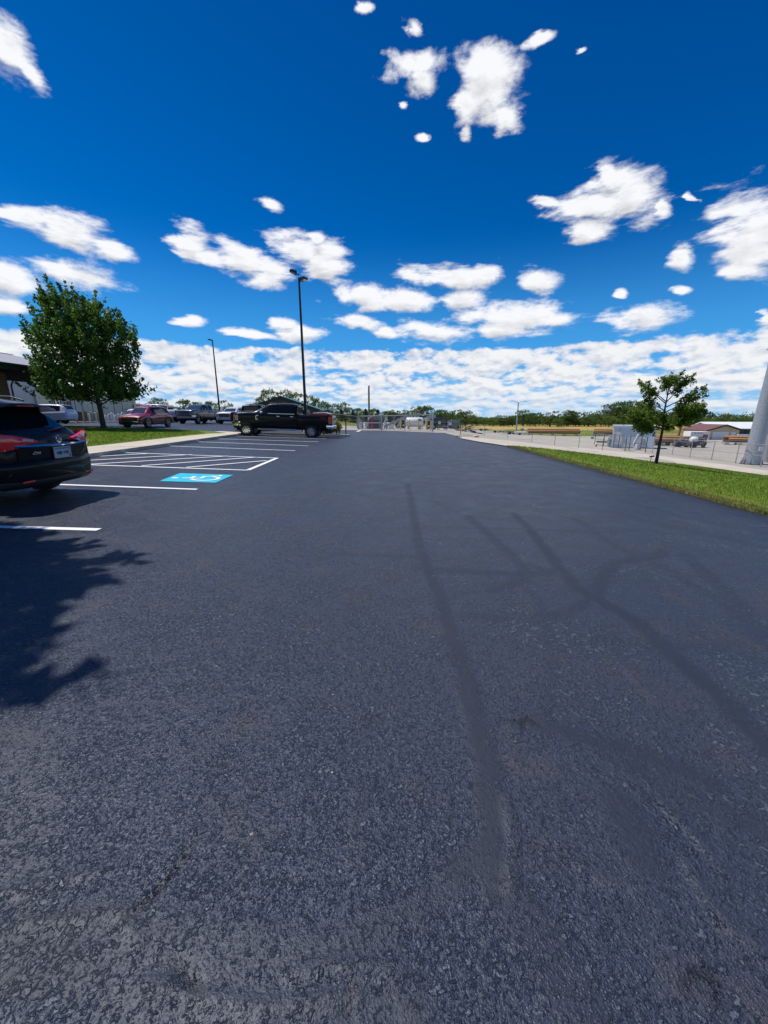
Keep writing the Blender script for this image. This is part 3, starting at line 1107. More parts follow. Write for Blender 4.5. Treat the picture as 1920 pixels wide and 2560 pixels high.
def blades(name, poly, count, hgt, m):
    """short upright grass blades over a lawn"""
    pts = [Vector((q[0], q[1], 0)) for q in poly]
    tris = tessellate_polygon([pts])
    ar = []
    for t in tris:
        a, b, c = (pts[i] for i in t)
        cen = (a + b + c) / 3
        ar.append(((b - a).cross(c - a)).length / 2)
    ar = np.array(ar)
    ch = rng.choice(len(tris), count * 3, p=ar / ar.sum())
    r1, r2 = rng.random(count * 3), rng.random(count * 3)
    A = np.array([[pts[i][:2] for i in t] for t in tris])
    s1 = np.sqrt(r1)
    P = A[ch, 0] * (1 - s1)[:, None] + A[ch, 1] * (s1 * (1 - r2))[:, None] + A[ch, 2] * (s1 * r2)[:, None]
    d = np.hypot(P[:, 0], P[:, 1])
    keep = rng.random(len(P)) < np.clip((9.0 / d) ** 1.5, 0.02, 1)      # thinner with distance
    P = P[keep][:count]
    d = d[keep][:count]
    n = len(P)
    z = gzv(P[:, 0], P[:, 1])
    th = rng.random(n) * 2 * PI
    w = 0.006 * np.maximum(1, d / 9)
    hh = hgt * rng.uniform(0.5, 1.3, n)
    lean = rng.normal(size=(n, 2)) * 0.4 * hh[:, None]
    V = np.zeros((n, 3, 3))
    V[:, 0] = np.stack([P[:, 0] - w * np.cos(th), P[:, 1] - w * np.sin(th), z], 1)
    V[:, 1] = np.stack([P[:, 0] + w * np.cos(th), P[:, 1] + w * np.sin(th), z], 1)
    V[:, 2] = np.stack([P[:, 0] + lean[:, 0], P[:, 1] + lean[:, 1], z + hh], 1)
    me = bpy.data.meshes.new(name)
    me.from_pydata(V.reshape(-1, 3).tolist(), [], [(3 * i, 3 * i + 1, 3 * i + 2) for i in range(n)])
    return me


def inset(poly, k=0.0):
    return poly


me = blades('grass', rl, 60000, 0.055, None)
for v in me.vertices:
    v.co.z += 0.052
struct(link('grass', me, M['blade']), 'stuff')
me = blades('grass', [(5.70, 4.5), (5.72, 9), (5.71, 14), (5.70, 18.2), (6.1, 18.2), (6.05, 9), (6.05, 4.5)], 9000, 0.06, None)
for v in me.vertices:
    v.co.z += 0.03
struct(link('grass', me, M['blade_dry']), 'stuff')
me = blades('grass', [(-10.8, 8), (-10.8, 21.5), (-10.7, 23.6), (-12.8, 26.6), (-18, 27.1), (-22, 27.1), (-22, 8)], 50000, 0.06, None)
for v in me.vertices:
    v.co.z += 0.14
struct(link('grass', me, M['blade']), 'stuff')

# ---- painted markings: each a thin coat of paint on the asphalt
def stripe(name, a, b, w=0.105, dz=0.008, parent=None, m=None):
    a, b = Vector(a[:2]), Vector(b[:2])
    d = (b - a).normalized()
    o = Vector((-d.y, d.x)) * w / 2
    L = (b - a).length
    n = max(2, int(L / 0.4))
    vs = []
    for i in range(n + 1):
        q = a + (b - a) * i / n
        for s_ in (-1, 1):
            e = q + o * s_
            vs.append((e.x, e.y, gz(e.x, e.y) + dz))
    fs = [(2 * i, 2 * i + 1, 2 * i + 3, 2 * i + 2) for i in range(n)]
    me = bpy.data.meshes.new(name)
    me.from_pydata(vs, [], fs)
    return link(name, me, m or M['line'], parent)


def Z4(x, y):
    return at(540 + x / 4.8794, 960 + y / 4.8794)


LINES = [(at(-40, 1317), at(248, 1325), 'white stall line nearest the camera, half in the tree shadow'),
         (at(120, 1211), at(493, 1224), 'white stall line running under the black estate car beside the blue symbol'),
         (at(397, 1114.3), at(738, 1127), 'white stall line first beyond the hatched aisle'),
         (at(479, 1104), at(771, 1115), 'white stall line second beyond the hatched aisle'),
         (at(540, 1097), at(796, 1105), 'white stall line second in front of the black pickup'),
         (at(588, 1090.2), at(816, 1097.3), 'white stall line right beside the wheels of the black pickup')]
for a, b, lab in LINES:
    o = stripe('stall_line', a, b)
    tag(o, lab, 'painted line', 'white stall lines of the near parking row')
# hatched aisle
hr = thing('hatched_aisle', 'white painted hatched access aisle beside the accessible bay', 'road marking')
c1, c2 = at(693, 1145.5), at(620, 1176)
l1, l2 = at(282, 1131), at(150, 1160)
stripe('border_line', l1, c1, parent=hr)
stripe('border_line', l2, c2, parent=hr, dz=0.0075)
stripe('end_line', c1, c2, 0.13, parent=hr, dz=0.0115)


def Q8(x, y):
    return at(180 + x / 2.3042, 1060 + y / 2.3042)


for a, b in ((Q8(20, 196), Q8(440, 172)), (Q8(20, 216), Q8(690, 178)), (Q8(110, 234), Q8(900, 186)), (Q8(400, 243), Q8(1060, 193)), (Q8(660, 252), Q8(1120, 213))):
    stripe('hatch_line', a, b, parent=hr, dz=0.0145)
# faint ghost lines and arrow at the road side
for a, b, w in ((at(700, 1092), at(730, 1107), 0.07), (at(690, 1107), at(716, 1107), 0.07)):
    pass
stripe('edge_line', at(905, 1074.5), at(893, 1079), 0.35)
tag(bpy.data.objects['edge_line'], 'short thick white bar painted on the asphalt before the gate post', 'painted line')

# blue accessible symbol
A0, A1, A2, A3 = at(398, 1203.5), at(450, 1183.5), at(583.5, 1188), at(539, 1207.5)
sy = thing('accessible_symbol', 'bright blue painted square with white wheelchair symbol on the asphalt', 'road marking')


def bil(u, v, dz):
    q = (A0.lerp(A3, u)).lerp(A1.lerp(A2, u), v)
    return (q.x, q.y, gz(q.x, q.y) + dz)


n = 6
vs = [bil(i / n, j / n, 0.008) for j in range(n + 1) for i in range(n + 1)]
fs = [(j * (n + 1) + i, j * (n + 1) + i + 1, (j + 1) * (n + 1) + i + 1, (j + 1) * (n + 1) + i) for j in range(n) for i in range(n)]
me = bpy.data.meshes.new('blue_square')
me.from_pydata(vs, [], fs)
link('blue_square', me, M['adablue'], sy)


def flat_poly(pts):
    """thick polyline strokes in symbol space: u = down the figure (head at 0.16), v = across"""
    return pts


def strokes(name, paths, w, dz):
    mb = MB()
    for path in paths:
        pts = [Vector(q) for q in path]
        vs = []
        for i, q in enumerate(pts):
            d = (pts[min(i + 1, len(pts) - 1)] - pts[max(i - 1, 0)]).normalized()
            o = Vector((-d.y, d.x)) * w / 2
            for s_ in (-1, 1):
                e = q + o * s_
                vs.append(bil(e.x, e.y, dz))
        mb.add(vs, [(2 * i, 2 * i + 1, 2 * i + 3, 2 * i + 2) for i in range(len(pts) - 1)])
        dz += 0.0006
    return mb


def isa(*pts):          # upright figure (X right, Y up) laid with its head to the left
    return [(1 - y, x) for x, y in pts]


wheel = isa(*[(0.43 + 0.235 * math.cos(t), 0.34 + 0.235 * math.sin(t)) for t in np.linspace(R(118), R(345), 26)])
body = isa((0.40, 0.74), (0.41, 0.60), (0.43, 0.42), (0.56, 0.42), (0.67, 0.42), (0.72, 0.30), (0.77, 0.17), (0.88, 0.20))
arm = isa((0.42, 0.60), (0.52, 0.59), (0.64, 0.59))
mb = strokes('figure', [wheel, body, arm], 0.068, 0.0125)
hd = isa(*[(0.39 + 0.062 * math.cos(t), 0.87 + 0.062 * math.sin(t)) for t in np.linspace(0, 2 * PI, 17)[:-1]])
mb.add([bil(q[0], q[1], 0.0125) for q in hd], [tuple(range(16))])
mb.build('wheelchair_figure', M['line'], sy)

# ------------------------------------------------------------------ vehicles
def ring_half(k, ns=3):
    z0, z1, z2, w0, w1, w2 = k
    zm = z0 + 0.52 * (z1 - z0)
    P = [(0, z0), (w0 - 0.10, z0), (w0, z0 + 0.07), (w1 - 0.005, zm), (w1 - 0.012, z1 - 0.10), (w1 - 0.06, z1), (w2 + 0.03, z2 - 0.10 if z2 - z1 > 0.16 else z1 + 0.5 * (z2 - z1)), (w2 - 0.08, z2 - 0.012 if z2 - z1 > 0.05 else z2 - 0.004), (0, z2 + 0.012)]
    out = []
    for i in range(len(P) - 1):
        for j in range(ns):
            t = j / ns
            out.append((P[i][0] * (1 - t) + P[i + 1][0] * t, P[i][1] * (1 - t) + P[i + 1][1] * t))
    out.append(P[-1])
    return np.array(out)


class Loft:
    """a vehicle body lofted through cross sections; keys = (x, sill z, belt z, top z, sill half width, belt half width, top half width)"""
    def __init__(s, keys, nx=4, ns=3, sm=2):
        s.nx, s.ns = nx, ns
        xs, rows = [], []
        for a, b in zip(keys[:-1], keys[1:]):
            for j in range(nx):
                t = j / nx
                k = [a[i] * (1 - t) + b[i] * t for i in range(7)]
                xs.append(k[0])
                rows.append(ring_half(k[1:], ns))
        xs.append(keys[-1][0])
        rows.append(ring_half(keys[-1][1:], ns))
        G = np.array([[(x, q[0], q[1]) for q in r] for x, r in zip(xs, rows)])
        for _ in range(sm):
            H_ = G.copy()
            H_[1:-1, :, 1:] = 0.25 * G[:-2, :, 1:] + 0.5 * G[1:-1, :, 1:] + 0.25 * G[2:, :, 1:]
            G = H_
        H_ = G.copy()
        H_[:, 1:-1, 1:] = 0.25 * G[:, :-2, 1:] + 0.5 * G[:, 1:-1, 1:] + 0.25 * G[:, 2:, 1:]
        H_[:, 0, 1] = 0
        H_[:, -1, 1] = 0
        s.G = H_

    def mesh(s, bulge=0.04):
        G = s.G
        n, m_ = G.shape[:2]
        mb = MB()
        full = 2 * m_ - 2
        vs = []
        for i in range(n):
            vs += [tuple(G[i, j]) for j in range(m_)]
            vs += [(G[i, j, 0], -G[i, j, 1], G[i, j, 2]) for j in range(m_ - 2, 0, -1)]
        fs = []
        for i in range(n - 1):
            for k in range(full):
                k2 = (k + 1) % full
                fs.append((i * full + k, i * full + k2, (i + 1) * full + k2, (i + 1) * full + k))
        for i, sg in ((0, -1), (n - 1, 1)):
            base = i * full
            cz = (G[i, 0, 2] + G[i, -1, 2]) / 2
            prev = list(range(base, base + full))
            for sc_, dx in ((0.95, 0.6), (0.80, 1.0)):
                o = len(vs)
                for k in prev if sc_ == 0.95 else range(base, base + full):
                    q = vs[k]
                    vs.append((q[0] + sg * bulge * dx, q[1] * sc_, cz + (q[2] - cz) * sc_))
                new = list(range(o, o + full))
                for k in range(full):
                    k2 = (k + 1) % full
                    fs.append((prev[k], prev[k2], new[k2], new[k]))
                prev = new
            o = len(vs)
            vs.append((G[i, 0, 0] + sg * bulge * 1.1, 0, cz))
            for k in range(full):
                fs.append((prev[k], prev[(k + 1) % full], o))
        mb.add(vs, fs)
        return mb

    def xi(s, x):
        return int(np.argmin(np.abs(s.G[:, 0, 0] - x)))

    def patch(s, x0, x1, j0, j1, side=1, off=0.006, both=False, slant=0.0):
        """a skin panel that follows the body between two stations and two ring positions"""
        i0, i1 = s.xi(x0), s.xi(x1)
        a = j0 * s.ns
        b = j1 * s.ns
        ii = np.linspace(i0, i1, max(2, abs(i1 - i0) * 1 + 1))
        jj = np.linspace(a, b, max(2, int(round(abs(b - a))) + 1))
        S = np.zeros((len(ii), len(jj), 3))
        for p_, i in enumerate(ii):
            for q_, j in enumerate(jj):
                i_ = clamp(i + slant * (q_ / (len(jj) - 1)), 0, s.G.shape[0] - 1.001)
                fi, fj = int(i_), min(int(j), s.G.shape[1] - 2)
                ti, tj = i_ - fi, j - fj
                S[p_, q_] = (s.G[fi, fj] * (1 - ti) * (1 - tj) + s.G[fi + 1, fj] * ti * (1 - tj) + s.G[fi, fj + 1] * (1 - ti) * tj + s.G[fi + 1, fj + 1] * ti * tj)
        du = np.gradient(S, axis=0)
        dv = np.gradient(S, axis=1)
        nn = np.cross(du, dv)
        nn /= np.linalg.norm(nn, axis=2)[..., None] + 1e-9
        c = S.mean((0, 1)) - np.array([S[..., 0].mean(), 0, 0.9])
        if (nn * np.array([0, 1, 0.6])).sum(2).mean() < 0:
            nn = -nn
        mb = MB()

        def grid(T):
            r, q = T.shape[:2]
            return [tuple(v) for v in T.reshape(-1, 3)], [(i * q + j, i * q + j + 1, (i + 1) * q + j + 1, (i + 1) * q + j) for i in range(r - 1) for j in range(q - 1)]
        if both == 'whole':      # one pane across the middle
            S2 = np.concatenate([S, (S * np.array([1, -1, 1]))[:, -2::-1]], 1)
            n2 = np.concatenate([nn, (nn * np.array([1, -1, 1]))[:, -2::-1]], 1)
            for o_ in (off, -0.02):
                mb.add(*grid(S2 + n2 * o_))
            return mb
        for sgn in ([1, -1] if both else [side]):
            for o_ in (off, -0.02):
                T = S + nn * o_
                T = T * np.array([1, sgn, 1])
                mb.add(*grid(T))
        return mb


def cut_arches(o, wheels, r, depth=0.34):
    """wheel arches cut into the body"""
    cut = MB()
    for x, z, w in wheels:
        for sg in (1, -1):
            cut.lathe([(r, sg * (w - depth)), (r, sg * (w + 0.25))], (x, 0, z), 'Y', 36)
    me = bpy.data.meshes.new('arch_cutter')
    me.from_pydata(cut.v, [], cut.f)
    bm = bmesh.new()
    bm.from_mesh(me)
    bmesh.ops.recalc_face_normals(bm, faces=bm.faces)
    bm.to_mesh(me)
    bm.free()
    co = bpy.data.objects.new('arch_cutter', me)
    COL.objects.link(co)
    md = o.modifiers.new('arches', 'BOOLEAN')
    md.operation = 'DIFFERENCE'
    md.object = co
    md.solver = 'EXACT'
    bpy.context.view_layer.update()
    dg = bpy.context.evaluated_depsgraph_get()
    nm = bpy.data.meshes.new_from_object(o.evaluated_get(dg))
    o.modifiers.clear()
    o.data = nm
    bpy.data.objects.remove(co)
    smooth_mesh(nm, 34)


def wheel(root, x, y, r, w=0.23, rim=0.66, spokes=5, rim_mat='alloy', twin=True):
    sg = 1 if y > 0 else -1
    e = w / 2
    t = MB()
    rr = r * rim
    t.lathe([(rr, -e * 0.9), (r * 0.90, -e), (r * 0.975, -e * 0.86), (r, -e * 0.6), (r, e * 0.6), (r * 0.975, e * 0.86), (r * 0.90, e), (rr, e * 0.9), (rr * 0.97, 0.0), (rr, -e * 0.9)], (x, y, r), 'Y', 40)
    to = t.build('tyre', M['tyre'], root, 35)
    m_ = MB()
    f = sg * e
    m_.lathe([(rr * 0.99, f * 0.92), (rr * 0.90, f * 0.95), (rr * 0.88, f * 0.55), (rr * 0.86, -f * 0.2), (0.0, -f * 0.2)], (x, y, r), 'Y', 40, cap=False)
    m_.build('rim', M['black_plastic'] if rim_mat == 'dark' else M['gunmetal'], to, 35)
    s_ = MB()
    s_.lathe([(rr * 1.0, f * 0.90), (rr * 1.0, f * 1.0), (rr * 0.91, f * 1.0), (rr * 0.89, f * 0.8), (rr * 1.0, f * 0.90)], (x, y, r), 'Y', 40)
    s_.lathe([(0.0, f * 0.95), (rr * 0.16, f * 0.95), (rr * 0.24, f * 0.85), (rr * 0.26, f * 0.6)], (x, y, r), 'Y', 20)
    for k in range(spokes):
        for d_ in ((-0.11, 0.11) if twin else (0,)):
            a = 2 * PI * k / spokes + d_ + 0.3
            wd = rr * (0.075 if twin else 0.13)
            u_ = Vector((math.cos(a), 0, math.sin(a)))
            v_ = Vector((-math.sin(a), 0, math.cos(a)))
            c = Vector((x, y, r))
            q = []
            for rad_, ww in ((rr * 0.18, wd * 1.1), (rr * 0.95, wd * 0.95)):
                for hh in (f * 0.62, f * 0.90):
                    for t_ in (-1, 1):
                        q.append(c + u_ * rad_ + v_ * ww * t_ + Vector((0, hh, 0)))
            s_.add(q, [(0, 1, 3, 2), (4, 6, 7, 5), (0, 4, 5, 1), (2, 3, 7, 6), (0, 2, 6, 4), (1, 5, 7, 3)])
    s_.build('spokes', M[rim_mat] if rim_mat != 'dark' else M['gunmetal'], to, 35)
    return to


def corner_path(pts, z):
    return [(p_[0], p_[1], z) for p_ in pts]


def mirror_y(mb):
    n = MB()
    n.v = [(x, -y, z) for x, y, z in mb.v]
    n.f = [tuple(reversed(f)) for f in mb.f]
    return n


def suv(label, pm, loc, rz, group=None, front=True, rear='plain', keys=None, rimmat='alloy', rg=(-1.66, -2.06), ql=-1.68):
    r = thing('parked_suv', label, 'car', loc, rz, group)
    keys = keys or [(-2.27, .42, .96, 1.00, .70, .80, .66), (-2.20, .36, 1.02, 1.10, .82, .875, .70), (-2.06, .30, 1.04, 1.20, .87, .915, .70), (-1.70, .27, 1.05, 1.53, .90, .93, .63),
                    (-1.45, .25, 1.04, 1.61, .90, .935, .62), (-0.5, .24, 1.01, 1.655, .90, .935, .62), (0.25, .24, .985, 1.64, .90, .935, .61), (0.62, .24, .975, 1.52, .90, .93, .60),
                    (1.22, .24, .965, 1.06, .90, .93, .68), (1.70, .25, .93, 1.01, .89, .925, .66), (2.08, .27, .86, .92, .86, .90, .62), (2.24, .32, .78, .82, .78, .84, .56)]
    lf = Loft(keys)
    wx = (1.38, -1.30)
    b = lf.mesh().build('body', M[pm], r)
    cut_arches(b, [(x, .37, .935) for x in wx], .43)
    for x in wx:
        for sg in (1, -1):
            wheel(r, x, sg * .80, .365, .24, .68, 5, rimmat)
    # lower cladding and arches
    for sg in (1, -1):
        MB().box((0.04, sg * .905, .285), (1.85, .05, .13)).build('sill_cladding', M['black_plastic'], r, 30)
        for x in wx:
            mb = MB()
            ring = [(x + .46 * math.cos(t), .37 + .46 * math.sin(t)) for t in np.linspace(R(-8), R(188), 20)]
            inn = [(x + .405 * math.cos(t), .37 + .405 * math.sin(t)) for t in np.linspace(R(188), R(-8), 20)]
            mb.prism(ring + inn, sg * .90, sg * .955)
            mb.build('arch_cladding', M['black_plastic'], r, 30)
    # glass
    for nm, x0, x1 in (('front_window', .52, -.28), ('rear_window', -.38, -1.22), ('quarter_window', -1.30, ql)):
        for sg in (1, -1):
            lf.patch(x0, x1, 5.12, 6.15, sg, off=.006).build(nm, M['glass'], r, 40)
    lf.patch(.66, 1.18, 7.05, 8, both='whole', off=.007).build('windscreen', M['windscreen'], r, 40)
    lf.patch(rg[0], rg[1], 6.9, 8, both='whole', off=.007).build('rear_glass', M['glass'], r, 40)
    # door seams and handles
    for x in (.78, -.33, -1.22):
        for sg in (1, -1):
            p_ = lf.patch(x, x - .06, 2.4, 5.0, sg, off=.003)
            MB().add([(x + (v[0] - x) * .12, v[1], v[2]) for v in p_.v], p_.f).build('door_seam', M['dark'], r)
    for sg in (1, -1):
        for x in (-.16, -1.06):
            MB().box((x, sg * .945, .93), (.20, .03, .035)).build('door_handle', M[pm] if pm != 'paint_white' else M['chrome'], r, None, .008)
        mm = MB().box((.60, sg * 1.02, 1.07), (.14, .20, .15), 0, 0, .8).box((.66, sg * .93, 1.02), (.05, .12, .05)).build('wing_mirror', M[pm], r, 40, .03)
    # roof rails
    for sg in (1, -1):
        MB().tube([(.15, sg * .56, 1.655), (.0, sg * .57, 1.70), (-1.2, sg * .58, 1.69), (-1.42, sg * .58, 1.635)], .016, 8).build('roof_rail', M['black_plastic'], r, 40)
    if front:
        MB().sweep([(2.17, -.80, .62), (2.33, -.50, .62), (2.36, 0, .62), (2.33, .50, .62), (2.17, .80, .62)], [(-.06, -.14), (.02, -.13), (.035, 0), (.0, .14), (-.06, .14)]).build('grille', M['black_plastic'], r, 40)
        gb = MB()
        for dz in (-.08, .0, .08):
            gb.sweep([(2.20, -.66, .62 + dz), (2.345, -.36, .62 + dz), (2.365, 0, .62 + dz), (2.345, .36, .62 + dz), (2.20, .66, .62 + dz)], [(.02, -.012), (.05, -.012), (.05, .012), (.02, .012)])
        gb.build('grille_bar', M['gunmetal'], r, 40)
        e = MB().lathe([(0, .0), (.085, .0), (.085, .02), (.0, .028)], (2.405, 0, .72), 'X', 24)
        e.v = [(x, y, .72 + (z - .72) * .6) for x, y, z in e.v]
        e.build('emblem', M['chrome'], r, 40)
        MB().sweep([(2.12, -.86, .36), (2.31, -.55, .36), (2.36, 0, .36), (2.31, .55, .36), (2.12, .86, .36)], [(-.05, -.11), (.03, -.10), (.05, .02), (.02, .10), (-.05, .10)]).build('front_bumper', M['black_plastic'], r, 40)
        MB().sweep([(2.14, -.84, .43), (2.33, -.55, .47), (2.385, -.3, .50), (2.395, 0, .505), (2.385, .3, .50), (2.33, .55, .47), (2.14, .84, .43)], [(-.01, -.03), (.03, -.03), (.03, .03), (-.01, .03)]).build('bumper_trim', M['chrome'], r, 40)
        MB().sweep([(2.10, -.88, .27), (2.33, -.5, .26), (2.37, 0, .26), (2.33, .5, .26), (2.10, .88, .27)], [(.0, -.02), (.05, -.02), (.05, .02), (.0, .02)]).build('skid_trim', M['chrome'], r, 40)
        for sg in (1, -1):
            hl = MB().sweep([(2.04, sg * .905, .66), (2.20, sg * .80, .64), (2.30, sg * .62, .63)][:: -sg], [(-.04, -.05), (.02, -.05), (.02, .06), (-.04, .06)])
            hl.build('headlight', M['clear_lens'], r, 40)
            MB().sweep([(1.98, sg * .905, .80), (2.16, sg * .80, .765), (2.24, sg * .66, .75)][:: -sg], [(-.04, -.02), (.02, -.02), (.02, .02), (-.04, .02)]).build('running_light', M['clear_lens'], r, 40)
    if rear == 'plain':
        for sg in (1, -1):
            MB().sweep([(-2.31, sg * .40, .95), (-2.29, sg * .66, .96), (-2.18, sg * .84, .98), (-1.95, sg * .925, 1.0)][::-sg], [(-.05, -.07), (.02, -.07), (.02, .06), (-.05, .06)]).build('tail_light', M['red_lens'], r, 40)
        MB().sweep([(-1.75, -.93, .46), (-2.15, -.90, .46), (-2.32, -.62, .46), (-2.36, 0, .46), (-2.32, .62, .46), (-2.15, .90, .46), (-1.75, .93, .46)][::-1], [(-.04, -.16), (.02, -.14), (.035, .02), (.0, .12), (-.04, .12)]).build('rear_bumper', M['black_plastic'], r, 40)
    return r, lf


# ---- the near black SUV, seen from behind: everything on its tail is modelled
nk = [(-2.25, .40, .92, 1.02, .68, .80, .62), (-2.19, .34, .99, 1.10, .80, .885, .66), (-2.08, .30, 1.04, 1.17, .87, .925, .70), (-1.66, .27, 1.06, 1.50, .905, .94, .64),
      (-1.45, .25, 1.05, 1.605, .91, .945, .63), (-0.5, .24, 1.01, 1.655, .91, .945, .63), (0.25, .24, .985, 1.64, .91, .945, .62), (0.62, .24, .975, 1.52, .91, .94, .61),
      (1.22, .24, .965, 1.06, .91, .94, .69), (1.70, .25, .93, 1.01, .90, .935, .67), (2.08, .27, .86, .92, .87, .91, .63), (2.24, .32, .78, .82, .79, .85, .57)]
SX, SY = -5.46, 6.44
SROT = R(180)
near, nl = suv('near-black estate SUV parked beside the blue symbol, its tail facing the lane', 'paint_navy', (SX - 2.34, SY, gz(SX - 2.3, SY)), SROT, None, True, 'detail', nk)
near.rotation_euler = (0, R(-1.6), SROT)
TP = [(-1.55, .945), (-1.95, .935), (-2.17, .88), (-2.295, .70), (-2.345, .40), (-2.36, .0)]
full_tp = [(x, y) for x, y in TP] + [(x, -y) for x, y in TP[-2::-1]]


def tail(z, lo=0, hi=None, sh=0.0):
    return [(x + sh, y, z) for x, y in full_tp[lo:hi]]


# bumper skin: shoulder, face, tuck-under
MB().sweep([(x, y, .60) for x, y in full_tp], [(-.06, -.20), (.005, -.19), (.03, -.10), (.04, .03), (.028, .10), (.0, .135), (-.06, .14)]).build('rear_bumper', M['paint_navy'], near, 50)
MB().sweep([(x, y, .34) for x, y in full_tp], [(-.14, -.02), (-.05, -.03), (.02, .03), (.02, .09), (-.10, .09)]).build('rear_valance', M['black_plastic'], near, 50)
for sg in (1, -1):
    pth = [(-2.338, sg * .36, 1.02), (-2.33, sg * .52, 1.02), (-2.29, sg * .70, 1.025), (-2.19, sg * .86, 1.035), (-2.02, sg * .935, 1.05), (-1.82, sg * .955, 1.065)]
    tl = MB()
    rows = []
    for k, q in enumerate(pth):
        f_ = k / (len(pth) - 1)
        zt = q[2] + [.015, .06, .095, .11, .085, .03][k]
        zb = q[2] - [.012, .045, .11, .155, .12, .02][k]
        nrm = [Vector((-1, 0, 0)), Vector((-1, sg * .1, 0)), Vector((-.9, sg * .45, 0)), Vector((-.6, sg * .8, 0)), Vector((-.2, sg, 0)), Vector((0, sg, 0))][k].normalized()
        base = Vector(q)
        rows.append([base - nrm * .05 + Vector((0, 0, zt - q[2])), base + nrm * .012 + Vector((0, 0, zt - q[2])), base + nrm * .034 + Vector((0, 0, (zt + zb) / 2 - q[2])), base + nrm * .012 + Vector((0, 0, zb - q[2])), base - nrm * .05 + Vector((0, 0, zb - q[2]))])
    n5 = 5
    tl.add([v for rw in rows for v in rw], [(i * n5 + k, i * n5 + (k + 1) % n5, (i + 1) * n5 + (k + 1) % n5, (i + 1) * n5 + k) for i in range(len(rows) - 1) for k in range(n5)] + [tuple(range(n5)), tuple((len(rows) - 1) * n5 + k for k in range(n5))[::-1]])
    tlo = tl.build('tail_light', M['red_lens'], near, 45)
    MB().sweep([(-2.352, sg * .44, 1.035), (-2.352, sg * .52, 1.045), (-2.335, sg * .60, 1.05)][::-sg], [(.0, -.018), (.022, -.018), (.022, .018), (.0, .018)]).build('reversing_lamp', M['clear_lens'], tlo, 40)
    MB().box((-2.345, sg * .62, .42), (.02, .20, .03)).build('reflector', M['red_lens'], near, None, .006)
MB().sweep([(-2.30, .70, .955), (-2.352, .45, .945), (-2.368, .2, .94), (-2.372, 0, .94), (-2.368, -.2, .94), (-2.352, -.45, .945), (-2.30, -.70, .955)], [(-.03, -.012), (.012, -.016), (.026, .0), (.012, .02), (-.03, .016)]).build('chrome_strip', M['chrome'], near, 50)
# tailgate panel with plate recess
MB().sweep([(-2.29, .66, .84), (-2.335, .40, .84), (-2.35, 0, .84), (-2.335, -.40, .84), (-2.29, -.66, .84)], [(-.05, -.13), (.0, -.13), (.012, .09), (-.05, .09)]).build('tailgate', M['paint_navy'], near, 50)
pl_ = MB().box((-2.372, -.06, .815), (.012, .33, .165))
plo = pl_.build('number_plate', M['plate'], near, None, .006)
MB().box((-2.3795, -.06, .878), (.004, .30, .030)).build('plate_band', M['signblue'], plo)
me = text_mesh('V88 V98', .082, .002)
o = link('plate_lettering', me, M['ink'], plo, (-2.3800, -.06, .803))
o.rotation_euler = (R(90), 0, R(-90))
o.scale = (.86, 1, 1)
MB().box((-2.3795, -.205, .755), (.004, .028, .028)).build('plate_sticker', M['signred'], plo)
fr = MB()
for dy, dz, sy_, sz_ in ((0, .085, .345, .012), (0, -.085, .345, .012), (.168, 0, .012, .17), (-.168, 0, .012, .17)):
    fr.box((-2.378, -.06 + dy, .815 + dz), (.014, sy_, sz_))
fr.build('plate_frame', M['steel'], plo)
# round emblem with caliper letter
em = MB()
n = 28
for k in range(n):
    pass
em.lathe([(.050, -.004), (.062, -.006), (.066, .0), (.062, .010), (.050, .006), (.050, -.004)], (-2.352, -.06, 1.035), 'X', 30)
em.box((-2.356, -.080, 1.035), (.012, .014, .105), 0)
em.box((-2.356, -.040, 1.035), (.012, .014, .105), 0)
em.box((-2.356, -.060, 1.035), (.012, .034, .013))
vv = []
for (x, y, z) in em.v:
    if abs(x + 2.356) < .0065 and abs(z - 1.035) > .03:
        k_ = (1.09 - z) / .11
        y = -.06 + (y + .06) * (0.35 + 0.85 * max(0, k_))
    vv.append((x, y, z))
em.v = [(x, -.06 + (y + .06) * .82, z) for x, y, z in vv]
em.build('emblem', M['chrome'], near, 40)
# model script at the left, only a squiggle of chrome
sc_ = MB()
for k in range(5):
    sc_.box((-2.352, .46 - .03 * k, .845 + .012 * ((k % 2) * 2 - 1) * (k < 2)), (.008, .024, .020))
sc_.box((-2.352, .40, .825), (.008, .15, .006))
sc_.build('script_badge', M['chrome'], near)
# roof spoiler, wiper, antenna fin
sp = MB()
ps = []
for y in np.linspace(-.66, .66, 9):
    c_ = 1 - (y / .66) ** 2
    ps.append([(-1.42, y, 1.595 + .055 * c_), (-1.86 - .07 * c_, y, 1.515 + .075 * c_), (-1.90 - .07 * c_, y, 1.47 + .075 * c_), (-1.62, y, 1.44 + .055 * c_)])
sp.add([v for rw in ps for v in rw], [(i * 4 + k, i * 4 + (k + 1) % 4, (i + 1) * 4 + (k + 1) % 4, (i + 1) * 4 + k) for i in range(8) for k in range(4)] + [(0, 1, 2, 3), (35, 34, 33, 32)])
sp.build('roof_spoiler', M['paint_navy'], near, 40)
MB().box((-1.955, 0, 1.545), (.015, .30, .018)).build('brake_lamp', M['red_lens'], near)
MB().tube([(-2.115, -.12, 1.15), (-2.13, -.25, 1.175), (-2.10, -.52, 1.20)], [.022, .016, .010], 8).build('rear_wiper', M['black_plastic'], near, 40)
MB().prism([(-1.15, 1.66), (-1.42, 1.64), (-1.40, 1.70), (-1.36, 1.715)], -.02, .02).build('roof_aerial', M['paint_navy'], near)
# seam of the tailgate
for sg in (1, -1):
    MB().tube([(-2.10, sg * .735, 1.19), (-2.22, sg * .745, 1.08), (-2.31, sg * .70, .98), (-2.335, sg * .64, .74)], .006, 6).build('tailgate_seam', M['dark'], near)

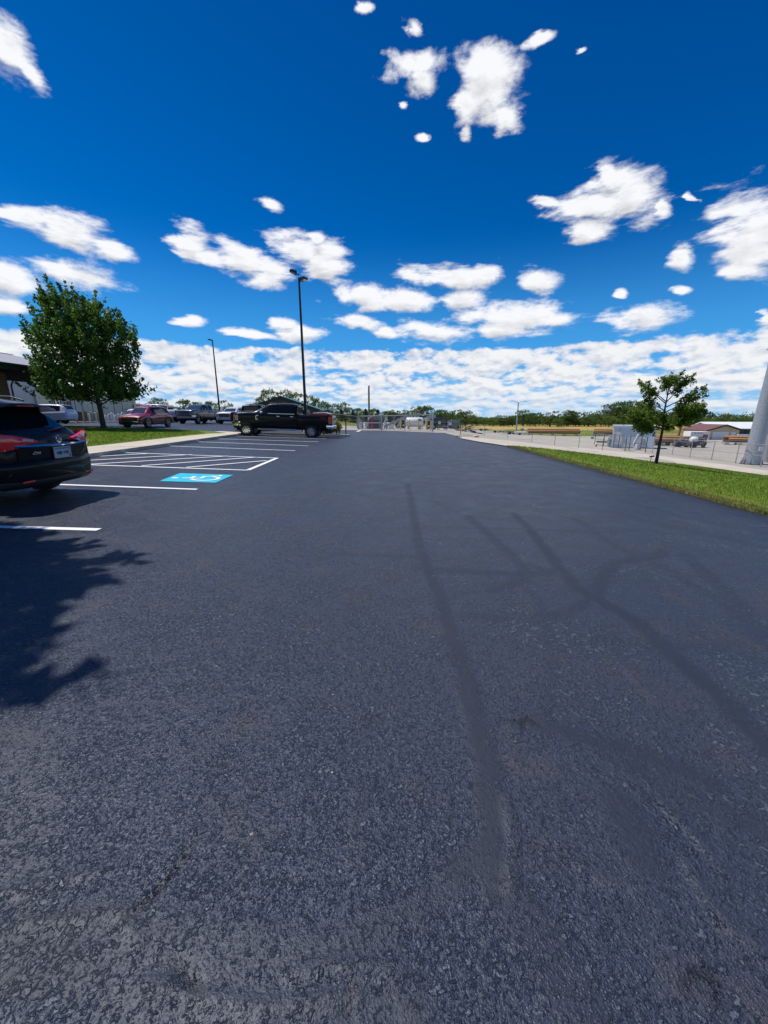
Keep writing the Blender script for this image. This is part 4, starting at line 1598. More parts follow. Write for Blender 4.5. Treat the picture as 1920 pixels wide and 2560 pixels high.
# ---- red crossover
suv('red crossover SUV with black grille standing nose-out behind the lawn tree', 'paint_red', (-18.9, 31.6, gz(-18.9, 31.6)), R(-90 - 1))
# ---- white SUV behind the black one
q = dep(160, 37.0)
wk = [(-2.55, .45, 1.05, 1.15, .78, .88, .70), (-2.45, .38, 1.12, 1.40, .90, .98, .72), (-2.25, .33, 1.14, 1.72, .95, 1.0, .70), (-1.9, .30, 1.14, 1.84, .96, 1.01, .70), (-0.6, .30, 1.10, 1.90, .96, 1.01, .70), (0.5, .30, 1.08, 1.86, .96, 1.01, .69),
      (0.95, .30, 1.08, 1.62, .96, 1.0, .68), (1.45, .30, 1.06, 1.20, .96, 1.0, .76), (1.95, .30, 1.04, 1.14, .95, 1.0, .74), (2.35, .32, 1.0, 1.06, .92, .96, .70), (2.5, .40, .9, .94, .85, .90, .66)]
ws, _ = suv('white full-size SUV with dark rear windows parked by the grey building', 'paint_white', (q.x - 2.9, q.y + 1.4, q.z), R(188), None, True, 'plain', wk, rg=(-2.0, -2.44), ql=-2.0)
ws.scale = (1.0, .98, 1.0)


# ------------------------------------------------------------------ pickups
def pickup(label, pm, loc, rz, r=.405, L=6.2, nose=3.0, detail=False, bed_open=True, group=None, scale=1.0, lift=.14, grille='chrome', decal=False):
    t = thing('pickup_truck', label, 'pickup truck', loc, rz, group, scale)
    k = lift
    fx, rx = 2.28, -1.80
    ck = [(-.92, .46 + k, 1.28 + k, 1.84 + k, .93, .985, .72), (-.86, .45 + k, 1.30 + k, 1.90 + k, .95, 1.0, .75), (-.6, .45 + k, 1.31 + k, 1.955 + k, .96, 1.005, .76), (.2, .45 + k, 1.31 + k, 1.975 + k, .96, 1.005, .76), (.78, .45 + k, 1.31 + k, 1.94 + k, .96, 1.005, .75),
          (1.05, .45 + k, 1.31 + k, 1.84 + k, .96, 1.005, .74), (1.78, .45 + k, 1.33 + k, 1.43 + k, .96, 1.005, .84), (2.3, .46 + k, 1.32 + k, 1.43 + k, .96, 1.01, .84), (2.85, .48 + k, 1.28 + k, 1.39 + k, .95, 1.0, .82), (3.02, .56 + k, 1.20 + k, 1.30 + k, .92, .97, .80)]
    cl_ = Loft(ck, 4, 3, 1)
    cab = cl_.mesh(.03).build('cab', M[pm], t)
    cut_arches(cab, [(fx, r, 1.01)], r * 1.26, .36)
    bk = [(-3.12, .56 + k, 1.20 + k, 1.30 + k, .96, .99, .90), (-3.04, .50 + k, 1.22 + k, 1.32 + k, .96, 1.0, .92), (-2.3, .47 + k, 1.23 + k, 1.32 + k, .96, 1.025, .92), (-1.3, .46 + k, 1.23 + k, 1.32 + k, .96, 1.025, .92), (-.965, .46 + k, 1.23 + k, 1.32 + k, .96, 1.0, .92)]
    bl_ = Loft(bk, 5, 3, 1)
    G = bl_.G
    nI = G.shape[0]
    G[2:nI - 2, 22:, 2] -= .42          # the open load bed
    bed = bl_.mesh(.02).build('load_bed', M[pm], t)
    cut_arches(bed, [(rx, r, 1.02)], r * 1.26, .36)
    for x in (fx, rx):
        for sg in (1, -1):
            wheel(t, x, sg * .84, r, .28, .58, 8 if detail else 6, 'chrome' if detail else 'alloy', False)
    # arch flares
    for x, par in ((fx, cab), (rx, bed)):
        for sg in (1, -1):
            mb = MB()
            ring = [(x + r * 1.36 * math.cos(a), r + r * 1.36 * math.sin(a)) for a in np.linspace(R(-2), R(182), 22)]
            inn = [(x + r * 1.24 * math.cos(a), r + r * 1.24 * math.sin(a)) for a in np.linspace(R(182), R(-2), 22)]
            mb.prism(ring + inn, sg * .985, sg * 1.045)
            mb.build('arch_flare', M[pm], t, 30)
    # glass
    for sg in (1, -1):
        cl_.patch(.92, .12, 5.15, 6.1, sg, off=.006).build('front_window', M['glass'], t, 40)
        cl_.patch(.04, -.62, 5.15, 6.1, sg, off=.006).build('rear_window', M['glass'], t, 40)
    cl_.patch(1.10, 1.72, 7.0, 8, both='whole', off=.008).build('windscreen', M['windscreen'], t, 40)
    MB().box((-.965, 0, 1.58 + k), (.03, 1.20, .38)).build('back_window', M['glass'], t, None, .01)
    for x in (1.28, .10, -.84):
        for sg in (1, -1):
            p_ = cl_.patch(x, x - .08, 2.2, 5.0, sg, off=.003)
            MB().add([(x + (v[0] - x) * .10, v[1], v[2]) for v in p_.v], p_.f).build('door_seam', M['dark'], t)
    bright = 'chrome' if pm != 'paint_grey' else 'black_plastic'
    for sg in (1, -1):
        for x in (.24, -.62):
            MB().box((x, sg * 1.012, 1.16 + k), (.20, .03, .05)).build('door_handle', M[bright], t, None, .01)
        MB().box((1.22, sg * 1.13, 1.44 + k), (.16, .22, .24), 0, 0, .85).box((1.28, sg * 1.0, 1.36 + k), (.06, .10, .05)).build('wing_mirror', M['chrome' if detail else pm], t, 40, .03)
        if detail:
            MB().tube([(-.9, sg * 1.03, .36 + k), (1.55, sg * 1.03, .36 + k)], .055, 12).build('step_bar', M['steel_white'], t, 40)
            mb = MB()
            mb.box((0.05, sg * .985, 1.318 + k), (1.66, .03, .022))
            mb.build('window_trim', M['chrome'], t)
            ve = MB()
            ve.box((1.62, sg * 1.012, 1.06 + k), (.05, .02, .26), 0, R(-6))
            ve.box((1.54, sg * 1.012, 1.18 + k), (.16, .02, .04))
            ve.box((1.56, sg * 1.012, .94 + k), (.14, .02, .05), 0, R(25))
            ve.build('fender_vent', M['chrome'], t, None, .006)
            MB().box((-.05, sg * .995, .64 + k), (2.0, .025, .05)).build('rocker_moulding', M['paint_black'], t, None, .01)
    # nose
    MB().box((3.03, 0, 1.00 + k), (.06, 1.22, .40)).build('grille', M['black_plastic'], t, None, .02)
    gb = MB()
    for dz in (.14, .0, -.14):
        gb.box((3.068, 0, 1.00 + k + dz), (.03, 1.16, .05))
    gb.box((3.066, .60, 1.0 + k), (.035, .05, .40)).box((3.066, -.60, 1.0 + k), (.035, .05, .40))
    gb.build('grille_bar', M['chrome'] if grille == 'chrome' else M['gunmetal'], t, None, .008)
    for sg in (1, -1):
        hd_ = MB().sweep([(2.74, sg * 1.0, 1.0 + k), (2.90, sg * .985, 1.0 + k), (3.04, sg * .90, 1.0 + k), (3.07, sg * .70, 1.0 + k)][::-sg], [(-.05, -.17), (.02, -.16), (.025, .17), (-.05, .18)])
        hd_.build('headlight', M['clear_lens'], t, 40)
        MB().sweep([(2.80, sg * 1.0, .98 + k), (2.92, sg * .985, .98 + k)][::-sg], [(.0, -.10), (.034, -.09), (.034, .09), (.0, .10)]).build('marker_lamp', M['amber_lens'], t)
    MB().sweep([(2.62, -1.0, .66 + k), (2.95, -.97, .66 + k), (3.16, -.80, .66 + k), (3.20, 0, .66 + k), (3.16, .80, .66 + k), (2.95, .97, .66 + k), (2.62, 1.0, .66 + k)], [(-.08, -.13), (.0, -.13), (.03, -.02), (.02, .12), (-.08, .13)]).build('front_bumper', M['chrome'] if pm != 'paint_white' else M['paint_white'], t, 40)
    MB().box((3.10, 0, .46 + k), (.14, 1.5, .16)).build('air_dam', M['black_plastic'], t, None, .02)
    # tail
    for sg in (1, -1):
        MB().sweep([(-2.90, sg * 1.0, 1.02 + k), (-3.09, sg * .985, 1.02 + k), (-3.135, sg * .86, 1.02 + k)][::sg], [(-.05, -.24), (.02, -.23), (.02, .19), (-.05, .20)]).build('tail_light', M['red_lens'], t, 40)
    MB().box((-3.145, 0, 1.0 + k), (.04, 1.60, .44)).build('tailgate', M['chrome'] if detail else M[pm], t, None, .02)
    MB().sweep([(-2.78, 1.0, .60 + k), (-3.16, .97, .60 + k), (-3.27, .70, .60 + k), (-3.28, 0, .60 + k), (-3.27, -.70, .60 + k), (-3.16, -.97, .60 + k), (-2.78, -1.0, .60 + k)], [(-.08, -.11), (.0, -.11), (.02, .0), (.0, .11), (-.08, .11)]).build('rear_bumper', M['chrome'], t, 40)
    # chassis, axles
    ch = MB()
    ch.box((-.1, 0, .42 + k), (5.4, .9, .16))
    ch.tube([(fx, -.7, r), (fx, .7, r)], .07, 10).tube([(rx, -.7, r), (rx, .7, r)], .08, 10)
    ch.lathe([(.0, -.16), (.16, -.1), (.16, .1), (0, .16)], (rx, 0, r), 'Y', 14)
    ch.build('chassis', M['dark'], t)
    mb = MB()
    for x in (.30, .0, -.3):
        pass
    if detail:
        for y in (-.55, -.28, 0, .28, .55):
            MB().box((.84, y, 1.968 + k), (.12, .06, .03)).build('roof_marker', M['amber_lens'], t, None, .01)
    MB().box((-.94, 0, 1.89 + k), (.03, .34, .05)).build('high_brake_lamp', M['red_lens'], t, None, .01)
    for sg in (1, -1):
        MB().box((rx - r * 1.30, sg * .88, .42), (.03, .30, .52)).build('mud_flap', M['black_plastic'], t)
        MB().box((fx - r * 1.30, sg * .88, .42), (.03, .26, .40)).build('mud_flap', M['black_plastic'], t)
    if decal:
        for sg in (1, -1):
            me = text_mesh('FX4', .20, .003)
            o_ = link('bed_decal', me, M['signred'], t, (-2.56, sg * 1.022, 1.13 + k))
            o_.rotation_euler = (R(90), 0, 0 if sg < 0 else R(180))
            o_.scale = (1.15, .8, 1)
    return t


bp = pickup('large black crew-cab pickup with chrome trim parked side-on at the end of the stalls', 'paint_black', (-6.42, 25.72, gz(-6.4, 25.7) - .01), R(180), .41, detail=True, decal=True, lift=.14)
bp.rotation_euler = (0, R(-1.7), R(180))
# the red cover over something standing in its bed is a thing of its own
rc = MB()
ps = []
for y in np.linspace(-.80, .80, 7):
    c_ = 1 - (y / .95) ** 2 * .5
    ps.append([(-.62, y, 0), (-.62, y, .03), (-.44, y, .09 * c_ + .03), (.35, y, .11 * c_ + .03), (.62, y, .05), (.62, y, 0)])
rc.add([v for rw in ps for v in rw], [(i * 6 + k, i * 6 + (k + 1) % 6, (i + 1) * 6 + (k + 1) % 6, (i + 1) * 6 + k) for i in range(6) for k in range(6)] + [tuple(range(6)), tuple(36 + k for k in reversed(range(6)))])
o = rc.build('bed_lid', M['pinkred'], None, 40, 0, (-4.05, 25.72, gz(-4.05, 25.72) + 1.475))
tag(o, 'faded red lid lying across the tail end of the black pickup bed', 'lid')

gp_ = dep(478, 39.5)
pickup('dark grey pickup with wide chrome grille facing the lawn', 'paint_grey', (gp_.x - .2, gp_.y + 3.0, gp_.z), R(-96), .40, lift=.06)
wp_ = dep(566, 41.5)
pickup('white pickup with black grille facing out between the grey and the black pickups', 'paint_white', (wp_.x, wp_.y + 3.0, wp_.z), R(-94), .385, lift=-.02, grille='dark', scale=.94)
bk_ = dep(605, 31.0)
pickup('black pickup seen from behind, mostly hidden by the large black one', 'paint_black', (bk_.x + .15, bk_.y + 3.1, bk_.z), R(90), .40, lift=.14)
w2 = dep(437, 46.0)
pickup('white pickup with its load bed showing behind the red crossover', 'paint_white', (w2.x - 2.0, w2.y, w2.z), R(176), .41, lift=.12)

# ------------------------------------------------------------------ trees
def limb(mb, a, b, r0, r1, bend=0.15, n=5, sides=7):
    a, b = Vector(a), Vector(b)
    d = b - a
    off = Vector((random.uniform(-1, 1), random.uniform(-1, 1), random.uniform(-.3, .6))) * d.length * bend
    pts, rad = [], []
    for i in range(n + 1):
        t = i / n
        pts.append(a + d * t + off * math.sin(PI * t) * 0.6)
        rad.append(r0 + (r1 - r0) * t)
    mb.tube(pts, rad, sides)
    return pts


# ---- the maple on the left lawn
tb = at(259, 1071, 0.14)
r_ = np.random.default_rng(5)
maple = thing('maple_tree', 'full dark green maple with upswept crown on the lawn left of the red crossover', 'tree', (tb.x, tb.y, tb.z + .12), scale=((tb.y * CP - (tb.z - HC) * SP) / 29.6) * .845)
PROF = [(1.9, -1.0, 1.5), (2.5, -4.4, 3.6), (3.2, -5.0, 4.0), (4.4, -4.6, 3.7), (5.7, -4.2, 3.5), (7.2, -4.2, 3.7), (8.3, -4.0, 3.4), (9.3, -3.2, 2.2), (10.0, -2.8, 1.2), (10.8, -2.4, -.6), (11.5, -2.0, -1.2)]
pz = [q[0] for q in PROF]
plo_ = [q[1] for q in PROF]
phi_ = [q[2] for q in PROF]
mb = MB()
tk = [(0, 0, -.1), (.02, 0, .25), (.0, 0, 1.2), (-.06, .02, 2.4), (-.12, .0, 4.2), (-.3, .05, 6.2), (-.6, .0, 8.2), (-.9, 0, 9.6)]
mb.tube(tk, [.30, .225, .185, .17, .14, .10, .06, .02], 12)
bases, dirs, lens = [], [], []
limbs = []
for k in range(34):
    z0 = 2.0 + 6.6 * (k / 34) ** 1.15
    a = k * 2.39996
    i = np.interp(z0, [p_[2] for p_ in tk], [p_[0] for p_ in tk])
    zt = z0 + r_.uniform(.5, 1.5) + (0.5 if z0 > 4 else 0)
    lo, hi = np.interp(zt, pz, plo_), np.interp(zt, pz, phi_)
    cx_, rx_ = (lo + hi) / 2, (hi - lo) / 2
    ry_ = rx_ * .9
    e = (cx_ + rx_ * .86 * math.cos(a), ry_ * .86 * math.sin(a), zt)
    pts = limb(mb, (i, 0, z0), e, .075 * (1 - z0 / 13), .012, .10, 6, 6)
    limbs.append(pts)
for pts in limbs:
    for t in (.35, .5, .65, .8, .93):
        q = pts[int(t * 6)]
        for _ in range(3):
            d = Vector((r_.normal() * .45, r_.normal() * .45, 1.0)) + Vector((q.x + .3, q.y, 0)).normalized() * .35
            bases.append(np.array(q) + r_.normal(size=3) * np.array([.35, .35, .25]))
            dirs.append(np.array(d.normalized()))
            lens.append(r_.uniform(.7, 1.45) * (1.0 if q.z > 4 else .75))
# the rim of the crown: upright shoots with gaps between them
for _ in range(330):
    z = r_.uniform(2.4, 10.3)
    lo, hi = np.interp(z, pz, plo_), np.interp(z, pz, phi_)
    a = r_.uniform(0, 2 * PI)
    f_ = r_.uniform(.62, .96)
    q = np.array([(lo + hi) / 2 + (hi - lo) / 2 * f_ * math.cos(a), (hi - lo) / 2 * .9 * f_ * math.sin(a), z])
    d = np.array([math.cos(a) * .42, math.sin(a) * .42, 1.0 if z > 3.4 else .45]) + r_.normal(size=3) * .12
    bases.append(q)
    dirs.append(d / np.linalg.norm(d))
    lens.append(r_.uniform(.7, 1.6))
for lo_x, z in ((-2.0, 10.2), (-1.6, 10.6), (-1.0, 9.9), (-.3, 9.6), (.4, 9.3), (1.2, 9.0), (2.0, 8.5), (2.9, 7.9), (-3.8, 8.0), (-4.1, 7.2), (-2.5, 10.0), (3.4, 7.2), (3.5, 6.3), (-4.3, 6.6)):
    for _ in range(3):
        bases.append(np.array([lo_x + r_.normal() * .2, r_.normal() * .7, z]))
        d = np.array([-.18 if lo_x < 0 else .12, 0, 1.0]) + r_.normal(size=3) * .08
        dirs.append(d / np.linalg.norm(d))
        lens.append(r_.uniform(1.2, 1.9))
P = shoots(bases, dirs, lens, .34, 46, r_)
keep = np.ones(len(P), bool)
# open seams between the limb layers
gapn = np.sin(P[:, 0] * 1.9 + 1.2 * np.sin(P[:, 2] * 1.1)) * np.sin(P[:, 1] * 1.7 + 2) + .6 * np.sin(P[:, 2] * 2.4 + P[:, 0])
keep &= (gapn < .80) | (r_.random(len(P)) < .12)
keep &= ~((P[:, 2] < 2.5) & (r_.random(len(P)) < .6))
P = P[keep]
mb.build('trunk', M['bark'], maple, 50)
link('crown', leaf_mesh('crown', P, .125, .35, .62, .18, r_), M['leaf_maple'], maple)

# ---- young oak on the right lawn
tb = at(1640, 1159, 0.055)
oak = thing('young_oak_tree', 'slim young oak in open layers on the right lawn', 'tree', (tb.x, tb.y, tb.z + .05))
oF = (tb.y * CP - (tb.z - HC) * SP)
ms = oF / FPX               # metres per photo pixel here
r_ = np.random.default_rng(9)
mb = MB()
H_ = 206 * ms
tk = [(0, 0, -.08), (0.0, 0, .1), (.01, 0, H_ * .2), (.03, 0, H_ * .45), (-.02, .02, H_ * .65), (-.02, 0, H_ * .82), (.04, 0, H_ * .95)]
mb.tube(tk, [.105, .075, .062, .05, .036, .022, .008], 10)
# boughs: (height fraction at trunk, reach x px, depth m, tip height fraction)
BO = [(.34, -95, .3, .44), (.36, -70, -.9, .50), (.38, 60, .6, .47), (.36, 85, -.3, .53), (.42, -60, .9, .54), (.44, -88, -.2, .53), (.46, 75, .5, .58), (.40, 20, 1.2, .46), (.40, -15, -1.3, .45),
      (.52, 92, .0, .68), (.54, 80, .7, .72), (.56, 55, -.8, .66), (.60, 95, .2, .80), (.62, -40, .4, .74), (.66, 70, -.4, .86), (.70, -62, -.1, .90), (.72, -58, .6, .93), (.72, 40, .4, .93),
      (.78, -35, -.5, .95), (.80, 55, .1, .98), (.84, 20, .2, 1.01), (.37, 95, .5, .44), (.40, 100, -.2, .50), (.38, -100, .0, .47), (.36, 40, -.9, .43), (.35, -40, .9, .42), (.40, 70, 1.0, .50), (.42, -30, -.5, .50), (.48, 100, .3, .62), (.5, -30, 1.0, .57), (.48, 40, -1.1, .60), (.35, -52, .1, .29), (.33, -64, -.1, .335), (.86, -8, -.3, .99), (.33, 18, -.1, .36)]
bases, dirs, lens = [], [], []
for (f0, px_, dy, f1) in BO:
    if f1 < .62:
        f0, f1 = f0 + .07, f1 + (.075 if f1 > .34 else .09)
    i = np.interp(f0 * H_, [p_[2] for p_ in tk], [p_[0] for p_ in tk])
    lean = (f1 - .0) * H_ * .0
    pts = limb(mb, (i, 0, f0 * H_), (px_ * ms * .92 + lean - f1 * H_ * .16 * 0, dy * .8, f1 * H_), .026, .005, .10, 6, 6)
    for t in (.45, .6, .75, .9, 1.0):
        q = pts[int(round(t * 6))]
        for _ in range(3):
            d = np.array([px_ / 90 * .7, dy * .4, .25]) + r_.normal(size=3) * .45
            bases.append(np.array(q) + r_.normal(size=3) * .05)
            dirs.append(d / np.linalg.norm(d))
            lens.append(r_.uniform(.14, .34))
P = shoots(bases, dirs, lens, .14, 44, r_)
mb.build('trunk', M['bark'], oak, 50)
link('crown', leaf_mesh('crown', P, .046, .3, .52, .2, r_), M['leaf_oak'], oak)

# ---- a tree left of the picture that throws its shadow on the near asphalt
def big_crown(name, H, Rr, n, leaf, seed, m, z0=.32, label=None, loc=None):
    r = np.random.default_rng(seed)
    t = thing(name, label, 'tree', loc)
    mb = MB()
    mb.tube([(0, 0, -.1), (0, 0, .2), (.05, .0, H * .3), (-.05, .05, H * .6), (0, 0, H * .9)], [.32, .22, .18, .11, .03], 10)
    bs, ds, ls = [], [], []
    for k in range(30):
        zz = H * (z0 + .5 * k / 30)
        a = k * 2.4
        f_ = math.sin(PI * clamp((zz / H - z0 + .12) / (1.08 - z0 + .12), 0, 1)) ** .6
        e = (Rr * f_ * .85 * math.cos(a), Rr * f_ * .85 * math.sin(a), zz + r.uniform(.4, 1.4))
        pts = limb(mb, (0, 0, zz), e, .07, .012, .1, 6, 6)
        for tt in (.4, .55, .7, .85, 1.0):
            for _ in range(n):
                d = np.array([e[0] * .2, e[1] * .2, 1.0]) + r.normal(size=3) * .4
                bs.append(np.array(pts[int(round(tt * 6))]) + r.normal(size=3) * .3)
                ds.append(d / np.linalg.norm(d))
                ls.append(r.uniform(.6, 1.3))
    mb.build('trunk', M['bark'], t, 50)
    fill = r.normal(size=(42000, 3))
    fill /= np.linalg.norm(fill, axis=1)[:, None]
    fill *= (r.random(42000) ** .4)[:, None] * np.array([Rr * 1.08, Rr * 1.08, H * .29])
    fill[:, 2] += H * .70
    link('crown', leaf_mesh('crown', np.concatenate([shoots(bs, ds, ls, .34, 34, r), fill]), leaf, .3, .62, .18, r), M[m], t)
    return t


big_crown('maple_tree', 8.4, 3.05, 8, .16, 21, 'leaf_maple', .40, 'leafy maple left of the frame whose ragged shadow falls on the near asphalt', (-9.5, 2.85, gz(-9.5, 2.85) + .1))

# ------------------------------------------------------------------ distant trees: a few kinds, each tree an object
def far_tree_meshes(kind, seed):
    """unit tree: height 1, about as wide as tall"""
    r = np.random.default_rng(seed)
    mb = MB()
    if kind == 'spruce':
        mb.tube([(0, 0, -.05), (0, 0, .5), (0, 0, .97)], [.02, .014, .004], 6)
        pts = []
        for k in range(15):
            z = .06 + .9 * k / 15
            rad = .36 * (1 - z) ** .85 + .015
            nb = max(6, int(15 * (1 - z)))
            for j in range(nb):
                a = 2 * PI * j / nb + k * .7
                for t in np.linspace(.2, 1, 5):
                    for _ in range(4):
                        pts.append((rad * t * math.cos(a) + r.normal() * .012, rad * t * math.sin(a) + r.normal() * .012, z - .055 * t + r.normal() * .01))
        return mb, leaf_mesh('crown', np.array(pts), .030, .0, .45, .1, r)
    mb.tube([(0, 0, -.06), (.0, 0, .12), (.01, .01, .35), (-.02, 0, .7)], [.032, .024, .018, .006], 7)
    bs, ds, ls = [], [], []
    nl = 24
    asp = r.uniform(.85, 1.15)
    for k in range(nl):
        z = r.uniform(.12, .86)
        a = k * 2.4 + r.normal() * .3
        f_ = (math.sin(PI * clamp((z + .06) / 1.06, 0, 1)) ** .55) * r.uniform(.6, 1.02)
        c = np.array([.40 * asp * f_ * math.cos(a), .40 * f_ * math.sin(a), z])
        limb(mb, (0, 0, z * .6 + .05), tuple(c), .010, .003, .1, 3, 5)
        for _ in range(15):
            q = r.normal(size=3)
            q /= np.linalg.norm(q)
            q[2] = abs(q[2]) * .8 - .15
            bs.append(c + q * np.array([.115, .115, .09]))
            d = q * .5 + np.array([0, 0, .7]) + r.normal(size=3) * .2
            ds.append(d / np.linalg.norm(d))
            ls.append(r.uniform(.05, .11))
    for _ in range(60):      # a few low and inner clumps
        a, f_ = r.uniform(0, 2 * PI), r.uniform(0, .32)
        bs.append(np.array([f_ * math.cos(a), f_ * math.sin(a), r.uniform(.03, .8)]))
        ds.append(np.array([0, 0, 1.0]))
        ls.append(.1)
    return mb, leaf_mesh('crown', shoots(bs, ds, ls, .045, 8, r), .021, .3, .62, .1, r)


KIND = {}
for kd, ns_ in (('broad', 6), ('light', 3), ('spruce', 2)):
    KIND[kd] = []
    for s_ in range(ns_):
        mb, lm = far_tree_meshes(kd, 100 + s_ * 7 + len(kd))
        KIND[kd].append((mb, lm))
NAME = {'broad': 'broadleaf_tree', 'light': 'broadleaf_tree', 'spruce': 'spruce_tree'}
LMAT = {'broad': 'leaf_far', 'light': 'leaf_far_light', 'spruce': 'needle'}
PROTO = {}
DIST = []


def far_tree(kind, u, F, vtop, wpx, label, group, var=None):
    g0 = dep(u, F)
    h = max(2.0, HC - g0.z + (1035 - vtop) * F / FPX)
    w = wpx * F / FPX
    i = random.randrange(len(KIND[kind])) if var is None else var
    key = (kind, i)
    sc = (w / .98 if kind != 'spruce' else w / .72, w / .98 if kind != 'spruce' else w / .72, h / (1.0 if kind != 'spruce' else 1.0))
    rz_ = random.uniform(0, 6.28)
    if key not in PROTO:
        t = thing(NAME[kind], label, 'tree', g0, rz_, group)
        t.scale = sc
        KIND[kind][i][0].build('trunk', M['bark_far'], t, 50)
        link('crown', KIND[kind][i][1], M[LMAT[kind]], t)
        PROTO[key] = t
        return t
    t = dup(PROTO[key], g0, rz_, label, sc)
    t['group'] = group
    return t


def z3(x, y):
    return 260 + x / 4.8794, 960 + y / 4.8794


def z4(x, y):
    return 540 + x / 4.8794, 960 + y / 4.8794


def z5(x, y):
    return 820 + x / 5.53, 940 + y / 5.53


def z6(x, y):
    return 1100 + x / 5.184, 960 + y / 5.184


def z7(x, y):
    return 1400 + x / 6.381, 960 + y / 6.381


def z8(x, y):
    return 1620 + x / 5.53, 880 + y / 5.53


GL, GM, GR = 'trees beyond the parked cars', 'trees behind the storage yard', 'trees beyond the hay field'
T = []
for fn, lst, grp_, lab in (
    (z3, [('light', 690, 165, 40, 95), ('broad', 985, 188, 36, 125), ('broad', 1085, 212, 26, 130), ('light', 1170, 220, 28, 135), ('broad', 1335, 212, 36, 130), ('broad', 1490, 192, 34, 120), ('broad', 590, 235, 30, 170), ('broad', 480, 240, 30, 175), ('broad', 860, 262, 26, 180), ('broad', 1640, 275, 20, 160)], GL, 'green broadleaf tree behind the row of parked cars'),
    (z4, [('broad', 545, 150, 24, 100), ('broad', 660, 66, 36, 100), ('broad', 790, 88, 34, 105), ('broad', 870, 68, 36, 108), ('broad', 970, 86, 34, 104), ('broad', 1130, 112, 40, 106), ('broad', 1215, 150, 24, 100), ('broad', 1325, 206, 30, 110), ('broad', 1390, 240, 22, 115), ('broad', 480, 215, 16, 110)], GL, 'tall broadleaf tree rising behind the green-roofed building'),
    (z5, [('broad', 180, 366, 44, 118), ('light', 262, 428, 26, 112), ('light', 100, 500, 20, 104), ('light', 395, 442, 28, 135), ('broad', 455, 455, 20, 150), ('light', 610, 448, 26, 140), ('light', 770, 482, 20, 140), ('broad', 862, 462, 24, 150), ('broad', 945, 474, 26, 150), ('broad', 1000, 520, 22, 170), ('broad', 1100, 462, 32, 150), ('broad', 1215, 408, 30, 140), ('broad', 1300, 420, 30, 138), ('broad', 1380, 405, 34, 138), ('broad', 1490, 462, 30, 150), ('light', 1560, 458, 28, 150), ('broad', 1640, 505, 24, 160)], GM, 'broadleaf tree behind the gate and the storage yard'),
    (z5, [('spruce', 190, 448, 22, 92), ('spruce', 350, 456, 24, 95), ('spruce', 522, 436, 24, 98), ('spruce', 690, 446, 25, 100), ('spruce', 845, 500, 18, 104)], 'spruces behind the yard fence', 'dark blue-green spruce behind the yard fence'),
    (z6, [('broad', 30, 328, 28, 150), ('broad', 130, 360, 24, 160), ('broad', 215, 320, 30, 140), ('light', 325, 342, 34, 140), ('broad', 410, 400, 22, 170), ('light', 560, 420, 26, 170), ('light', 690, 432, 30, 150), ('broad', 830, 425, 26, 150), ('light', 790, 450, 22, 150), ('broad', 940, 410, 26, 150), ('broad', 1075, 332, 34, 150), ('broad', 1165, 395, 24, 155), ('broad', 1235, 368, 28, 150), ('broad', 1330, 400, 24, 160), ('broad', 1425, 340, 38, 145), ('light', 1530, 440, 26, 140), ('broad', 1640, 338, 34, 150)], GR, 'broadleaf tree beyond the field, right of the yard'),
    (z7, [('broad', 130, 412, 36, 150), ('broad', 215, 440, 24, 155), ('light', 300, 560, 26, 150), ('broad', 392, 528, 26, 155), ('light', 460, 545, 22, 150), ('broad', 560, 490, 34, 150), ('broad', 650, 460, 34, 150), ('light', 770, 500, 36, 140), ('broad', 800, 300, 46, 165), ('broad', 920, 275, 60, 165), ('broad', 1040, 265, 60, 168), ('broad', 1160, 275, 60, 168), ('broad', 1290, 330, 56, 165), ('broad', 1400, 380, 50, 160), ('broad', 1560, 420, 50, 165)], GR, 'broadleaf tree beyond the hay field by the grey shelter'),
    (z8, [('broad', 430, 905, 40, 175), ('broad', 520, 895, 44, 178), ('broad', 600, 900, 36, 180), ('broad', 720, 908, 36, 180), ('broad', 830, 912, 36, 185), ('broad', 920, 935, 30, 190), ('broad', 985, 918, 32, 190), ('broad', 1090, 902, 40, 180), ('broad', 1200, 905, 40, 182), ('broad', 1300, 900, 40, 180), ('broad', 1390, 892, 40, 180), ('broad', 1500, 902, 40, 180), ('broad', 1610, 905, 40, 180), ('broad', 1720, 905, 40, 180)], GR, 'broadleaf tree on the far ridge behind the tan house')):
    for (kd, x, y, w, F) in lst:
        u, v = fn(x, y)
        if grp_ == GR:
            F = F * 1.36
        far_tree(kd, u, F, v, w * 1.3, lab.replace('broadleaf', 'yellow-green broadleaf').replace('green yellow', 'yellow') if kd == 'light' else lab, grp_)
# low growth filling the line under the taller trees
r_ = np.random.default_rng(31)
for k in range(95):
    u = 430 + 1560 * (k + r_.random()) / 95
    F = r_.uniform(200, 240) if u > 1150 else r_.uniform(150, 200) if u > 1000 else r_.uniform(120, 190)
    F = F if u > 880 else r_.uniform(120, 160)
    vt = 1040 + r_.normal() * 5 if u > 1000 else 1036 + r_.normal() * 5
    if u < 900:
        vt += 2
    kd = 'light' if r_.random() < .3 else 'broad'
    far_tree(kd, u, F, vt, 30 + r_.random() * 22, ('low yellow-green' if kd == 'light' else 'low dark green') + ' bushy tree in the hedge line beyond the fields', 'low trees of the hedge line')
